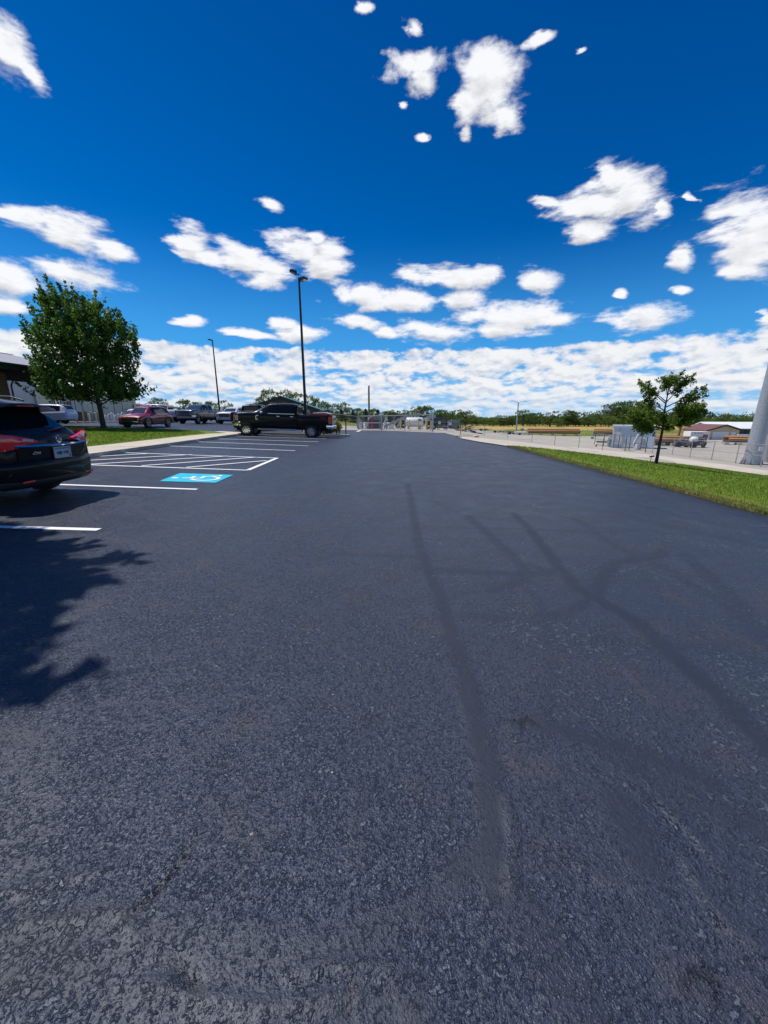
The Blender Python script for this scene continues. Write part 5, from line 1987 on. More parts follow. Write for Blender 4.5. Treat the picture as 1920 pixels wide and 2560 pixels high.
# a far wood that reads as one mass
pts = []
for k in range(26000):
    x = r_.uniform(-340, 430)
    y = 270 + r_.uniform(0, 26) + abs(x) * .05
    top = .55 + 1.6 * math.sin(x * .05) + 1.1 * math.sin(x * .13 + 1) + .8 * math.sin(x * .41) + .6 * math.sin(x * .9)
    top = max(top, .4) if x < 0 else top
    pts.append((x, y, r_.uniform(min(gz(x, y), top - 1.5), top)))
struct(link('far_wood', leaf_mesh('far_wood', np.array(pts), .62, .3, .7, .1, r_), M['leaf_far']), 'stuff')

# ---- shrubs on the island behind the black pickup
def shrub(label, loc, w, h, m, n, leaf, seed):
    r = np.random.default_rng(seed)
    t = thing('shrub', label, 'shrub', loc)
    mb = MB()
    bs, ds, ls = [], [], []
    for k in range(16):
        a = k * 2.4
        e = (w * .4 * math.cos(a) * r.uniform(.3, 1), w * .4 * math.sin(a) * r.uniform(.3, 1), h * r.uniform(.5, .85))
        limb(mb, (0, 0, 0), e, .012, .004, .1, 3, 5)
        for _ in range(6):
            bs.append(np.array(e) * np.array([1, 1, r.uniform(.3, 1)]) + r.normal(size=3) * .06)
            d = np.array([e[0], e[1], .5]) + r.normal(size=3) * .3
            ds.append(d / np.linalg.norm(d))
            ls.append(r.uniform(.1, .3) * h)
    mb.build('stem', M['bark'], t, 50)
    link('foliage', leaf_mesh('foliage', shoots(bs, ds, ls, .10, n, r), leaf, .3, .6, .2, r), M[m], t)
    return t


for (x, y, w, h, m, lab) in ((-3.45, 28.35, .72, 1.0, 'leaf_shrub', 'bright yellow-green bush at the end of the island behind the black pickup'),
                             (-4.15, 28.5, .9, .62, 'leaf_dark', 'low dark bush under the tail of the black pickup'),
                             (-5.0, 28.4, .9, .55, 'leaf_dark', 'low dark bush between the rear wheel and the far kerb')):
    shrub(lab, (x, y, gz(x, y) + .14), w, h, m, 16, .045, int(abs(x) * 100))

# ------------------------------------------------------------------ the grey metal building and its brick wing
WA = Vector((-30.0, 27.0))
WDIR = Vector((-37.0, 81.0)).normalized()
WN_ = Vector((WDIR.y, -WDIR.x))          # towards the lot
wz0 = 0.45
bl = thing('metal_building', 'long low grey ribbed-metal building running away behind the maple', 'building', (WA.x, WA.y, wz0), math.atan2(WDIR.y, WDIR.x))
WL, WH = 88.0, 4.55
# local: x along the wall, y = into the building (left), front face at y = 0
MB().prism([(-8, 0), (WL, 0), (WL, -.9), (-8, -.9)], -.02, .02, 'XZ').v
mb = MB()
mb.box((WL / 2 - 4, 10, WH / 2), (WL + 8, 20, WH))
mb.build('wall', M['cladding'], bl)
MB().box((WL / 2 - 4, -.03, .45), (WL + 8, .06, .9)).build('base_course', M['concrete_grey'], bl)
MB().prism([(-.35, WH - .02), (-.35, WH + .12), (10, WH + 1.1), (20.3, WH + .12), (20.3, WH - .02), (10, WH + .96)], -8.3, WL + .3, 'YZ').build('roof', M['roofgrey'], bl)
MB().box((WL / 2 - 4, -.42, WH + .03), (WL + 8, .14, .14)).build('gutter', M['steel'], bl)


def wall_u(u):
    """distance along the wall seen in picture column u"""
    lo, hi = -8.0, WL
    for _ in range(40):
        m_ = (lo + hi) / 2
        q = WA + WDIR * m_
        F = q.y * CP - (1.5 - HC) * SP
        if 960 + FPX * q.x / F < u:
            lo = m_
        else:
            hi = m_
    return lo


def wall_z(v, s):
    q = WA + WDIR * s
    return HC + (1035 - v) * (q.y * CP) / FPX - wz0


s0, s1 = wall_u(136), wall_u(182)
MB().box(((s0 + s1) / 2, -.06, 1.65), (s1 - s0, .12, 3.3)).build('block_bay', M['beige'], bl)
s0, s1 = wall_u(95), wall_u(126)
dr = MB().box(((s0 + s1) / 2, -.07, 1.75), (s1 - s0, .14, 3.5)).build('roller_door', M['cream'], bl, None, .02)
me = text_mesh('======', .22, .004)
o = link('door_marking', me, M['ink'], dr, ((s0 + s1) / 2, -.148, 3.25))
o.rotation_euler = (R(90), 0, 0)
for ua, ub, va, vb in ((138, 153, 1000, 1036), (162, 178, 1001, 1025)):
    s0, s1 = wall_u(ua), wall_u(ub)
    sm = (s0 + s1) / 2
    zt, zb = wall_z(va, sm), wall_z(vb, sm)
    w_ = MB().box((sm, -.14, (zt + zb) / 2), (s1 - s0, .06, zt - zb)).build('window', M['glass'], bl)
    fr = MB()
    for dx in (-(s1 - s0) / 2, 0, (s1 - s0) / 2):
        fr.box((sm + dx, -.16, (zt + zb) / 2), (.07, .10, zt - zb + .07))
    for dz in (zt, zb, (zt + zb) / 2):
        fr.box((sm, -.165, dz), (s1 - s0, .10, .07))
    fr.build('window_frame', M['bronze'], w_)
s0 = wall_u(335)
MB().box((s0, -.06, 2.6), (3.4, .12, 1.5)).build('louvre', M['gunmetal'], bl)
MB().box((s0 - 9, -.06, 1.1), (2.4, .12, 2.2)).build('door', M['gunmetal'], bl)

# brick wing with its green-edged overhanging roof
BX = -23.3
bw = thing('brick_wing', 'brick entrance wing with a grey metal roof and dark green eaves at the left edge', 'building', (BX, 25.0, .5), 0)
MB().box((-5, -8, 1.74), (10, 16, 3.48)).build('wall', M['brick'], bw)
MB().box((.02, -3.2, 1.15), (.06, 2.2, 2.2)).build('door', M['glass'], bw)
rf = MB().prism([(1.75, 3.72), (1.75, 3.85), (-6.8, 5.62), (-6.8, 5.46)], -16.0, 8.3, 'XZ').build('roof', M['roofgrey'], bw)
MB().box((1.77, -3.85, 3.64), (.06, 24.4, .34)).build('fascia', M['greentrim'], bw)
MB().box((1.86, -3.85, 3.76), (.14, 24.4, .11)).build('gutter', M['greentrim'], bw)
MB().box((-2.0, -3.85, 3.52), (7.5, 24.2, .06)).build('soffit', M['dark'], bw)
MB().box((-6.86, -3.85, 5.62), (.16, 24.4, .10)).build('ridge_cap', M['steel_white'], bw)
MB().tube([(1.80, .8, 3.60), (1.5, .7, 3.40), (.14, .25, 3.0), (.10, .1, 2.7), (.10, .1, .1)], .05, 8).build('downspout', M['bronze'], bw, 40)
MB().box((.06, -1.4, 1.2), (.12, .5, 1.0)).build('meter_box', M['gunmetal'], bw, None, .02)

# low dark block at the far end of the metal building
e_ = dep(365, 118.0)
fb = thing('far_shed', 'low dark brown shed just beyond the end of the metal building', 'shed', (e_.x, e_.y + 4, e_.z - .3), R(60))
MB().box((0, 0, 1.9), (9, 7, 3.8)).build('wall', M['siding_dark'], fb)
MB().prism([(-3.8, 3.8), (0, 4.6), (3.8, 3.8), (3.8, 3.7), (-3.8, 3.7)], -4.8, 4.8, 'YZ').build('roof', M['roofbrown'], fb)

# ------------------------------------------------------------------ posts, poles and lamps
bo = None
for k, (u, lab) in enumerate(((200, 'pale yellow bollard nearest the white SUV'), (219, 'second pale yellow bollard from the white SUV'), (238, 'third pale yellow bollard from the white SUV'), (254, 'pale yellow bollard half behind the maple trunk'))):
    q = at(u - 8 + k * 0, 1050.0)
    q = dep(u - 7, 40.5 + .5 * k)
    if bo is None:
        bo = thing('bollard', lab, 'bollard', q, 0, 'yellow bollards before the caged cylinders')
        MB().lathe([(.085, -.05), (.085, 1.10), (.07, 1.16), (.0, 1.19)], n=16).build('post', M['yellow'], bo, 40)
        MB().lathe([(.16, -.05), (.16, .03), (.09, .06)], n=16).build('footing', M['concrete_grey'], bo, 40)
    else:
        dup(bo, q, 0, lab)


def light_pole(label, base, h, heads, r0=.10, m='bronze', base_h=.5):
    t = thing('light_pole', label, 'light pole', base)
    MB().box((0, 0, h / 2), (2 * r0, 2 * r0, h), taper=.62).build('pole', M[m], t, None, .015)
    MB().lathe([(.26, -.1), (.26, base_h), (.22, base_h + .05), (0, base_h + .05)], n=20).build('footing', M['concrete_grey'], t, 40)
    for k, (ang, tilt, dz) in enumerate(heads):
        a = R(ang)
        d = Vector((math.cos(a), math.sin(a), 0))
        arm = MB().tube([(0, 0, h - .12 - dz), tuple(d * .22 + Vector((0, 0, h - .05 - dz)))], .035, 8).build('arm', M[m], t, 40)
        hd = MB()
        hd.prism([(-.24, -.09), (.22, -.05), (.25, .02), (.15, .08), (-.20, .10)], -.19, .19, 'XZ')
        mt = Matrix.Translation(d * .36 + Vector((0, 0, h + .02 - dz))) @ Matrix.Rotation(a, 4, 'Z') @ Matrix.Rotation(-R(tilt), 4, 'Y')
        hd.v = [tuple(mt @ Vector(q)) for q in hd.v]
        ho = hd.build('lamp_head', M[m], t, None, .015)
        ln_ = MB().box((0, 0, -.082), (.30, .28, .02))
        ln_.v = [tuple(mt @ Vector(q)) for q in ln_.v]
        ln_.build('lamp_lens', M['clear_lens'], ho)
    return t


def h_at(q, v):
    """height of picture row v above the ground point q"""
    F = (q.y * CP - (q.z - HC) * SP)
    z = HC
    for _ in range(20):
        F = q.y * CP - (z - HC) * SP
        b = -(v - 1280) / FPX
        # U = y sin + (z-h) cos ; b = U/F
        z = HC + (b * F - q.y * SP) / CP
    return z - q.z


q = Vector((-5.95, 28.6, gz(-5.95, 28.6) + .14))
q.x = (766.5 - 960) / FPX * (q.y * CP - (q.z - HC) * SP)
light_pole('tall dark pole with two floodlights on the island behind the black pickup', q, h_at(q, 694), [(200, 14, -.28), (335, 10, .14)], .095)
q = dep(551.5, 57.0)
light_pole('slim dark lamp pole with one head between the grey and the white pickup', q, h_at(q, 850), [(178, 8, 0)], .10)
q = dep(923, 58.0)
o = MB().tube([(0, 0, -.2), (.0, 0, h_at(q, 972)), (.02, 0, h_at(q, 964))], [.155, .125, .11], 10).build('utility_pole', M['pole_wood'], None, 40, 0, q)
tag(o, 'bare wooden utility pole standing behind the left gate leaf', 'pole')
q = dep(460, 105.0)
o = MB().tube([(0, 0, -.2), (.3, 0, h_at(q, 997))], [.17, .13], 8).build('utility_pole', M['pole_wood'], None, 40, 0, q)
tag(o, 'leaning grey pole in front of the trees left of the dark grey pickup', 'pole')
# double-arm yard lamp
q = at(1289.5, 1086)
hh = h_at(q, 1006)
t = thing('yard_lamp', 'grey lamp pole with two curved arms at the edge of the yard', 'street lamp', q)
MB().tube([(0, 0, -.2), (0, 0, hh)], [.22, .14], 10).build('pole', M['steel'], t, 40)
for sg in (1, -1):
    MB().tube([(0, 0, hh - .3), (sg * .5, 0, hh + .15), (sg * 1.0, 0, hh + .34), (sg * 1.6, 0, hh + .38)], .05, 8).build('arm', M['steel'], t, 40)
    MB().box((sg * 1.75, 0, hh + .36), (.65, .28, .14)).build('lamp_head', M['steel'], t, None, .03)
# rusty post with a crossbar on the island tip
q = Vector((-2.78, 28.35, gz(-2.78, 28.35) + .14))
q.x = (865 - 960) / FPX * (q.y * CP - (q.z - HC) * SP)
hh = h_at(q, 1047)
t = thing('rusty_post', 'rusty brown pipe post with a short crossbar at the island tip', 'post', q)
MB().tube([(0, 0, -.05), (0, 0, hh - .05)], .045, 10).build('pipe', M['rust'], t, 40)
MB().box((.08, 0, hh - .04), (.34, .10, .09)).build('crossbar', M['rust'], t, None, .01)

# ------------------------------------------------------------------ fences
def fence(label, pts, h, name='chain_link_fence', post_r=.03, top=True, wire=True, m='steel', group=None, mid=False, skip_wire=(), rail_m=None):
    t = thing(name, label, 'fence', pts[0], 0, group)
    o0 = pts[0]
    L = [q - o0 for q in pts]
    for q in L:
        MB().tube([q + Vector((0, 0, -.1)), q + Vector((0, 0, h))], post_r, 8).build('post', M[m], t, 40)
    if top:
        MB().tube([q + Vector((0, 0, h - .04)) for q in L], post_r * .75, 6).build('top_rail', M[rail_m or m], t, 40)
    if mid:
        MB().tube([q + Vector((0, 0, h * .5)) for q in L], post_r * .6, 6).build('middle_rail', M[rail_m or m], t, 40)
    if wire:
        mb = MB()
        for a, b in zip(L[:-1], L[1:]):
            mb.add([a + Vector((0, 0, .05)), b + Vector((0, 0, .05)), b + Vector((0, 0, h - .05)), a + Vector((0, 0, h - .05))], [(0, 1, 2, 3)])
        mb.build('wire_mesh', M['wire'], t)
    return t


def sign(label, pos, w, h, yaw=0.0, m='white', band=None, lines=3, parent=None, name='sign', ink='ink'):
    t = thing(name, label, 'sign', pos, yaw)
    MB().box((0, 0, 0), (w, .02, h)).build('panel', M[m], t, None, .004)
    mb = MB()
    if band:
        MB().box((0, -.013, h * .34), (w * .9, .008, h * .22)).build('band', M[band], t)
    for k in range(lines):
        z = h * (.10 - .2 * k) if band else h * (.28 - .24 * k)
        n = 3 + k % 2
        for j in range(n):
            mb.box((w * (-.38 + .76 * (j + .5) / n), -.0135, z), (w * .76 / n * .8, .007, h * .10))
    mb.build('lettering', M[ink], t)
    return t


# fence behind the left side of the yard (behind the green-roofed building and the gate)
fence('chain-link fence with a galvanised top rail left of the gate before the spruces', [dep(u, F) for u, F in ((700, 76), (760, 72), (832, 66), (893, 60))], 1.9, rail_m='steel_white')
# yard rear fence, seen through the gate
fence('chain-link fence across the back of the storage yard', [dep(u, F) for u, F in ((893, 66), (920, 68), (945, 70), (968, 72), (988, 74), (1012, 76), (1040, 78), (1075, 79), (1110, 79))], 1.9, rail_m='steel_white')
# fence on the right: runs from the gate post out round the yard
right_posts = [(1082, 1079.5), (1151, 1085.5), (1210, 1090), (1269, 1097), (1329, 1106), (1386, 1114.5), (1446, 1121), (1505, 1126)]
fence('run of thin dark fence posts along the gravel lane', [at(u, v) for u, v in right_posts], 1.8, post_r=.035, m='steel_dark', top=False, wire=False)
fr_posts = [(1630, 1133.5), (1680, 1138), (1724, 1144), (1778, 1151), (1838, 1159), (1900, 1168), (1990, 1180)]
fence('chain-link fence with galvanised posts between the oak and the big steel pole', [at(u, v) for u, v in fr_posts], 2.05, post_r=.04, top=True, mid=True, m='steel')
# white-railed field fence
fence('pale top-railed fence between the yard and the field', [at(u, v) for u, v in ((1102, 1066.5), (1130, 1068), (1165, 1071), (1199, 1074), (1228, 1077), (1257, 1081), (1300, 1083.5), (1345, 1083.5), (1378, 1083.8), (1407, 1084), (1438, 1084.3), (1467, 1084.5), (1499, 1085), (1540, 1085.5), (1600, 1086), (1680, 1087), (1760, 1088))], 1.7, post_r=.04, m='steel_white', wire=False)


# gates
def gate_leaf(label, a, b, h, posts, braces, name='swing_gate', rails=(0.06, .55, 1.0)):
    d = b - a
    L = math.hypot(d.x, d.y)
    t = thing(name, label, 'gate', a, math.atan2(d.y, d.x))
    sl = d.z / L
    mb = MB()
    for f_ in rails:
        mb = MB().tube([(0, 0, f_ * h), (L, 0, f_ * h + sl * L)], .035, 8)
        mb.build('rail', M['steel_white'], t, 40)
    for x in posts:
        MB().tube([(x * L, 0, .06 * h + sl * x * L), (x * L, 0, h + sl * x * L)], .032, 8).build('upright', M['steel'], t, 40)
    for x0, z0, x1, z1 in braces:
        MB().tube([(x0 * L, .02, z0 * h + sl * x0 * L), (x1 * L, .02, z1 * h + sl * x1 * L)], .028, 8).build('brace', M['steel_white'], t, 40)
    MB().add([(0, .01, .08 * h), (L, .01, .08 * h + sl * L), (L, .01, h + sl * L), (0, .01, h)], [(0, 1, 2, 3)]).build('wire_mesh', M['wire'], t)
    return t


g1, g2, g3 = at(896.5, 1075.2), at(954.5, 1076.5), at(1081.5, 1080.5)
Fh = (g2.y * CP - (g2.z - HC) * SP)
for q, lab, vt, rr in ((g1, 'left gate post beside the white painted bar', 1029.5, .055), (g2, 'thick middle gate post between the two gate leaves', 1031.5, .085), (g3, 'tall right gate post at the asphalt edge', 1036.5, .07)):
    o = MB().lathe([(rr, -.2), (rr, h_at(q, vt) - .05), (rr * .6, h_at(q, vt)), (0, h_at(q, vt) + .02)], n=12).build('gate_post', M['steel'], None, 40, 0, q)
    tag(o, lab, 'gate post', 'gate posts')
gh = 1.72
gate_leaf('short steel swing-gate leaf in front of the dark container', g1 + Vector((.12, .02, .05)), g2 + Vector((-.14, .02, .05)), gh, (0, .94, 1), [], rails=(.05, .50, 1.0))
gate_leaf('long steel cantilever gate with diagonal braces in front of the white tank', g2 + Vector((.16, .05, .05)), g3 + Vector((-.12, .05, .02)), gh, (.02, .25, .49, .98), [(.25, .05, .49, .97), (.78, .05, .98, .95), (.49, .0, .50, 1.2)], 'sliding_gate', rails=(.05, 1.0))

# enclosure at the metal building
enc = [dep(u, F) for u, F in ((196, 43.5), (213, 44), (238, 45), (262, 46), (291, 47.5), (312, 49), (340, 51))]
fence('tall chain-link cage along the grey building wall', enc, 2.5, post_r=.035, m='steel_dark', mid=False)
q = dep(273.5, 46.3)
sign('small white notice hung on the cage behind the maple trunk', (q.x, q.y - .12, q.z + 1.55), .50, .36, R(15), 'white', 'signblue', 2)
cyl0 = None
r_ = np.random.default_rng(4)
for k, u in enumerate((216, 226, 242, 268, 277, 284, 293, 301, 310, 318, 326)):
    q = dep(u, 46.2 + .14 * k + (k % 2) * .9)
    lab = 'white gas cylinder with grey collar standing in the chain-link cage'
    if cyl0 is None:
        cyl0 = thing('gas_cylinder', lab, 'gas cylinder', q, 0, 'white gas cylinders in the cage')
        MB().lathe([(.22, -.02), (.24, .04), (.24, 1.02), (.20, 1.14), (.09, 1.20)], n=20).build('body', M['tank'], cyl0, 40)
        MB().lathe([(.13, 1.16), (.13, 1.34), (.11, 1.34), (.11, 1.16)], n=16).build('collar', M['steel'], cyl0, 40)
        MB().lathe([(.03, 1.18), (.03, 1.30), (0, 1.31)], n=10).build('valve', M['rust'], cyl0, 40)
    else:
        dup(cyl0, q, k, None, (.8, .8, .72 + .12 * ((k * 7) % 3)))
o = MB().box((0, 0, .6), (1.3, .7, 1.25)).build('utility_box', M['siding_dark'], None, None, .03, dep(204, 45.5), R(20))
tag(o, 'dark utility cabinet between the first and second yellow bollards', 'cabinet')
q = dep(300, 45.2)
o = MB().box((0, 0, .06), (11.5, 1.1, .15)).build('concrete_slab', M['concrete'], None, None, .02, q, R(28))
tag(o, 'pale concrete slab edge under the gas cylinders', 'slab')

# ------------------------------------------------------------------ green-roofed building
q = dep(706, 68.0)
gb = thing('green_roofed_building', 'dark grey gabled building with a green metal roof behind the black pickup', 'building', q, R(4))
zr, ze = h_at(q, 990.5), h_at(q, 1023)
HWd = 6.3
MB().prism([(-HWd, -.5), (HWd, -.5), (HWd, ze), (0, zr - .12), (-HWd, ze)], 0, 11, 'XZ').build('wall', M['siding_dark'], gb)
for sg in (1, -1):
    MB().prism([(sg * (HWd + .5), ze - .22), (sg * (HWd + .5), ze - .06), (0, zr + .06), (0, zr - .10)], -.6, 11.5, 'XZ').build('roof', M['roofgreen'], gb)
    MB().prism([(sg * (HWd + .52), ze - .40), (sg * (HWd + .52), ze - .08), (0, zr + .04), (0, zr - .28)], -.66, -.605, 'XZ').build('barge_board', M['greentrim'], gb)
MB().box((2.6, -.04, 1.3), (2.6, .08, 2.3)).build('garage_door', M['offwhite'], gb)
MB().box((6.2, -.05, .3), (.1, .1, ze * .9)).build('downpipe', M['steel_white'], gb)

# dark van between pickup cab and the garage door
q = dep(752, 45.0)
pickup('dark pickup half hidden between the black pickup cab and the green-roofed building', 'paint_black', (q.x, q.y, q.z), R(170), .40, lift=.08)

# ------------------------------------------------------------------ yard goods behind the gate
q = dep(938.5, 54)
t = thing('dumpster', 'dark steel bin with a pitched lid behind the left gate leaf', 'dumpster', q, R(5))
MB().prism([(-.95, .12), (.95, .12), (1.0, 1.35), (-1.0, 1.35)], -.9, .9, 'XZ').build('bin', M['siding_dark'], t, None, .03)
MB().prism([(-1.05, 1.36), (1.05, 1.36), (.75, 1.62), (-.1, 1.95), (-.8, 1.66)], -.92, .92, 'XZ').build('lid', M['gunmetal'], t, None, .03)
MB().box((-.6, -.98, 1.35), (.42, .05, .42)).build('notice', M['signred'], t)
for sg in (1, -1):
    MB().box((sg * .7, 0, .06), (.2, 1.7, .14)).build('skid', M['steel_dark'], t)
q = dep(931, 53)
o = MB().lathe([(.16, 0), (.17, .05), (.17, .62), (.13, .74), (.05, .80), (.05, .88), (0, .9)], n=16).build('fire_extinguisher', M['signred'], None, 40, 0, q)
tag(o, 'red extinguisher-shaped cylinder standing beside the dark bin', 'cylinder')
dm = None
for k, (u, F, lab) in enumerate(((901, 55, 'white drum nearest the left gate post'), (914, 56, 'white drum beside the dark crate'), (927, 56, 'grimy white drum left of the dark bin'), (963, 57, 'white drum under the sloping conveyor'), (973, 58, 'white drum right of the conveyor foot'), (978, 59, 'white drum standing alone behind the long gate'))):
    q = dep(u, F)
    if dm is None:
        dm = thing('drum', lab, 'drum', q, 0, 'white drums behind the gate')
        MB().lathe([(.30, 0), (.31, .03), (.30, .3), (.315, .32), (.30, .34), (.30, .62), (.315, .64), (.30, .66), (.31, .93), (.29, .95)], n=20).build('barrel', M['tank'], dm, 40)
        MB().lathe([(.28, .92), (.28, .955), (0, .955)], n=20).build('lid', M['offwhite'], dm, 40)
    else:
        dup(dm, q, k * 1.3, lab)
o = MB().box((0, 0, .55), (1.6, .9, 1.1)).build('crate', M['siding_dark'], None, None, .03, dep(907, 57.5), R(8))
tag(o, 'dark green crate standing between two white drums', 'crate')


def conveyor(label, q, L, h0, h1, w, yaw):
    t = thing('conveyor', label, 'conveyor', q, yaw)
    for sg in (1, -1):
        MB().prism([(0, h0), (L, h1), (L, h1 - .28), (0, h0 - .28)], sg * w - .03, sg * w + .03, 'XZ').build('side_rail', M['steel_white'], t)
        MB().tube([(L * .18, sg * w, h0 + (h1 - h0) * .18), (L * .10, sg * w, 0)], .045, 6).build('leg', M['steel_white'], t)
        MB().tube([(L * .72, sg * w, h0 + (h1 - h0) * .72), (L * .62, sg * w, 0)], .045, 6).build('leg', M['steel_white'], t)
    mb = MB()
    for k in range(14):
        f_ = (k + .5) / 14
        mb.box((L * f_, 0, h0 + (h1 - h0) * f_ - .12), (.10, w * 2, .06))
    mb.build('slats', M['steel'], t)
    return t


q = dep(960, 56)
conveyor('pale sloping steel conveyor left of the white tank', q, 3.3, .5, 1.95, .35, R(10))
q = dep(1048, 60)
conveyor('pale wide steel ramp rising over the right end of the white tank', q, 2.5, 1.3, 2.1, .6, R(25))
# white tank on saddles
q = dep(1035.5, 57)
t = thing('storage_tank', 'white horizontal storage tank on feet behind the long gate', 'tank', q, R(-4))
MB().lathe([(0, -1.30), (.40, -1.28), (.60, -1.20), (.68, -1.05), (.68, 1.05), (.60, 1.20), (.40, 1.28), (0, 1.30)], (0, 0, 1.02), 'X', 26).build('vessel', M['tank'], t, 40)
for x in (-.85, .85):
    MB().box((x, 0, .22), (.22, 1.0, .46)).build('saddle', M['concrete_grey'], t, None, .02)
for x in (-.9, -.4, .1, .6):
    MB().lathe([(.14, 1.66), (.14, 1.80), (.06, 1.86), (0, 1.86)], (x, 0, 0), 'Z', 12).build('hatch', M['steel'], t, 40)
MB().box((.75, -.675, 1.35), (.55, .03, .30)).build('label_panel', M['signblue'], t)
y0 = None
for k, (u, F, lab) in enumerate(((1001.5, 53.5, 'leaning yellow post at the left end of the white tank'), (1023, 53, 'thin yellow post before the left third of the white tank'), (1045, 53, 'thin yellow post before the right third of the white tank'), (1066, 53.5, 'stout yellow post at the right end of the white tank'), (1078, 57, 'rust-stained yellow post against the right gate post'))):
    q = dep(u, F)
    if y0 is None:
        y0 = thing('bollard', lab, 'bollard', q, 0, 'yellow posts round the white tank')
        MB().lathe([(.11, -.05), (.11, 1.22), (.09, 1.30), (0, 1.33)], n=14).build('post', M['yellow'], y0, 40)
        MB().lathe([(.2, -.05), (.2, .04), (.12, .06)], n=14).build('footing', M['concrete_grey'], y0, 40)
    else:
        dup(y0, q, 0, lab, (1.35, 1.35, 1.15) if k == 3 else (.7, .7, 1.05) if k in (1, 2) else None)
# reels: black cubes with white round ends
re0 = None
for k, (u, F, z, lab) in enumerate(((995, 62, 0, 'lower left black reel behind the tank'), (995, 62, .95, 'upper left black reel with a white hub behind the tank'), (1008, 62, 0, 'lower black reel tight against the tank'), (1008, 62, .95, 'upper black reel tight against the tank'), (1071, 63, 0, 'lower black reel behind the stout yellow post'), (1071, 63, .95, 'upper black reel behind the stout yellow post'), (1083, 63, 0, 'black reel right of the gate post'))):
    q = dep(u, F)
    q.z += z
    if re0 is None:
        re0 = thing('cable_reel', lab, 'reel', q, R(0), 'black reels stacked by the tank')
        for sg in (1, -1):
            MB().lathe([(0, sg * .30), (.46, sg * .30), (.46, sg * .36), (0, sg * .36)], (0, 0, .47), 'Y', 24).build('flange', M['black_plastic'], re0, 40)
        MB().lathe([(.38, -.30), (.38, .30)], (0, 0, .47), 'Y', 20).build('drum_core', M['tyre'], re0, 40)
        MB().lathe([(0, -.365), (.15, -.365), (.15, -.39), (0, -.39)], (0, 0, .47), 'Y', 16).build('hub', M['white'], re0, 40)
    else:
        dup(re0, q, 0, lab)
q = dep(965.5, 51.5)
sign('small white sign on the fence left of the conveyor', (q.x, q.y, q.z + 1.45), .34, .46, 0, 'white', None, 2)
q = dep(1088, 56)
sign('small white sign hung right of the right gate post', (q.x + .6, q.y, q.z + 1.1), .34, .46, 0, 'white', None, 2)
# dark fabric-roofed lean-to of pipes at the right of the gate
q = dep(1097, 66)
t = thing('pipe_rack', 'long dark rack of pipes and roof sheets behind the right gate post', 'rack', q, R(4))
for x in (-1.4, -.1, 1.2):
    for y in (-.6, .6):
        MB().box((x, y, .9), (.09, .09, 1.8)).build('upright', M['steel_dark'], t)
MB().prism([(-1.9, 1.8), (-.6, 2.12), (.9, 2.05), (1.7, 1.75), (1.7, 1.66), (-1.9, 1.66)], -.9, .9, 'XZ').build('cover', M['siding_dark'], t)
for k, z in enumerate((.45, .75, 1.05, 1.35)):
    MB().tube([(-1.8, -.4 + .1 * k, z), (1.6, -.4 + .1 * k, z)], .09, 8).build('pipe', M['steel'] if k % 2 else M['steel_dark'], t)

# ---- right of the gate: scrap rack, timber heap, flatbed trailers
q = dep(1133, 104)
t = thing('equipment_rack', 'tall metal rack loaded with dark equipment beside the timber heap', 'rack', q)
for x in (-1.5, -.6, .6, 1.5):
    MB().tube([(x, 0, 0), (x, 0, 2.9)], .07, 6).build('upright', M['steel'], t)
MB().box((0, 0, .55), (3.2, 1.2, .16)).build('deck', M['steel_dark'], t)
MB().box((-1.1, -.4, 1.65), (1.1, .1, .8)).build('sign_board', M['offwhite'], t)
for x, z, sx_, sz_ in ((-.7, 2.25, 1.3, .5), (.8, 2.1, 1.4, .7), (.3, 1.2, 1.6, .9), (-1.0, .95, .9, .6), (1.3, .9, .6, .6)):
    MB().box((x, .1, z), (sx_, .9, sz_), 0, random.uniform(-.2, .2)).build('load', M['gunmetal'] if z > 1 else M['steel_dark'], t, None, .05)
o = MB().box((0, 0, .35), (.9, .12, 1.0), 0, R(55)).build('sheet_panel', M['white'], None, None, .02, dep(1117, 98))
tag(o, 'white panel leaning over beside the equipment rack', 'panel')
o = MB().box((0, 0, .5), (.5, .4, 1.0), 0, R(-12)).build('grey_cabinet', M['steel'], None, None, .03, dep(1109, 98))
tag(o, 'small grey cabinet between the fence and the leaning white panel', 'cabinet')
q0 = dep(1164, 104)
r_ = np.random.default_rng(77)
for k in range(34):
    L = r_.uniform(.9, 2.4)
    px_, py_, pz_ = q0.x + r_.normal() * 1.5, q0.y + r_.normal() * .8, q0.z + abs(r_.normal()) * .75 + .12
    pz_ = min(pz_, q0.z + 2.0 - abs(px_ - q0.x) * .5)
    mb = MB().box((0, 0, 0), (L, r_.uniform(.14, .3), r_.uniform(.10, .2)), r_.uniform(-.9, .9), r_.uniform(-.7, .7))
    o = mb.build('timber_offcut', M['wood_pale'] if k % 3 else M['wood_dark'], None, None, .01, (px_, py_, max(pz_, gz(px_, py_) + .25)))
    tag(o, 'splintered pale timber in the heap right of the equipment rack', 'timber', 'offcuts of the timber heap')
q = dep(1182, 102)
ty = None
for k, (dx, dz) in enumerate(((0, 0), (.7, 0), (.35, .24), (1.5, 0), (2.2, 0))):
    p_ = (q.x + dx, q.y, gz(q.x + dx, q.y) + .13 + dz)
    lab = 'old dark tyre lying at the right foot of the timber heap'
    if ty is None:
        ty = MB().lathe([(.20, -.11), (.30, -.13), (.42, -.08), (.44, 0), (.42, .08), (.30, .13), (.20, .11), (.20, -.11)], n=24).build('tyre', M['tyre'], None, 40, 0, p_)
        tag(ty, lab, 'tyre', 'old tyres by the timber heap')
    else:
        o = ty.copy()
        COL.objects.link(o)
        o.location = p_


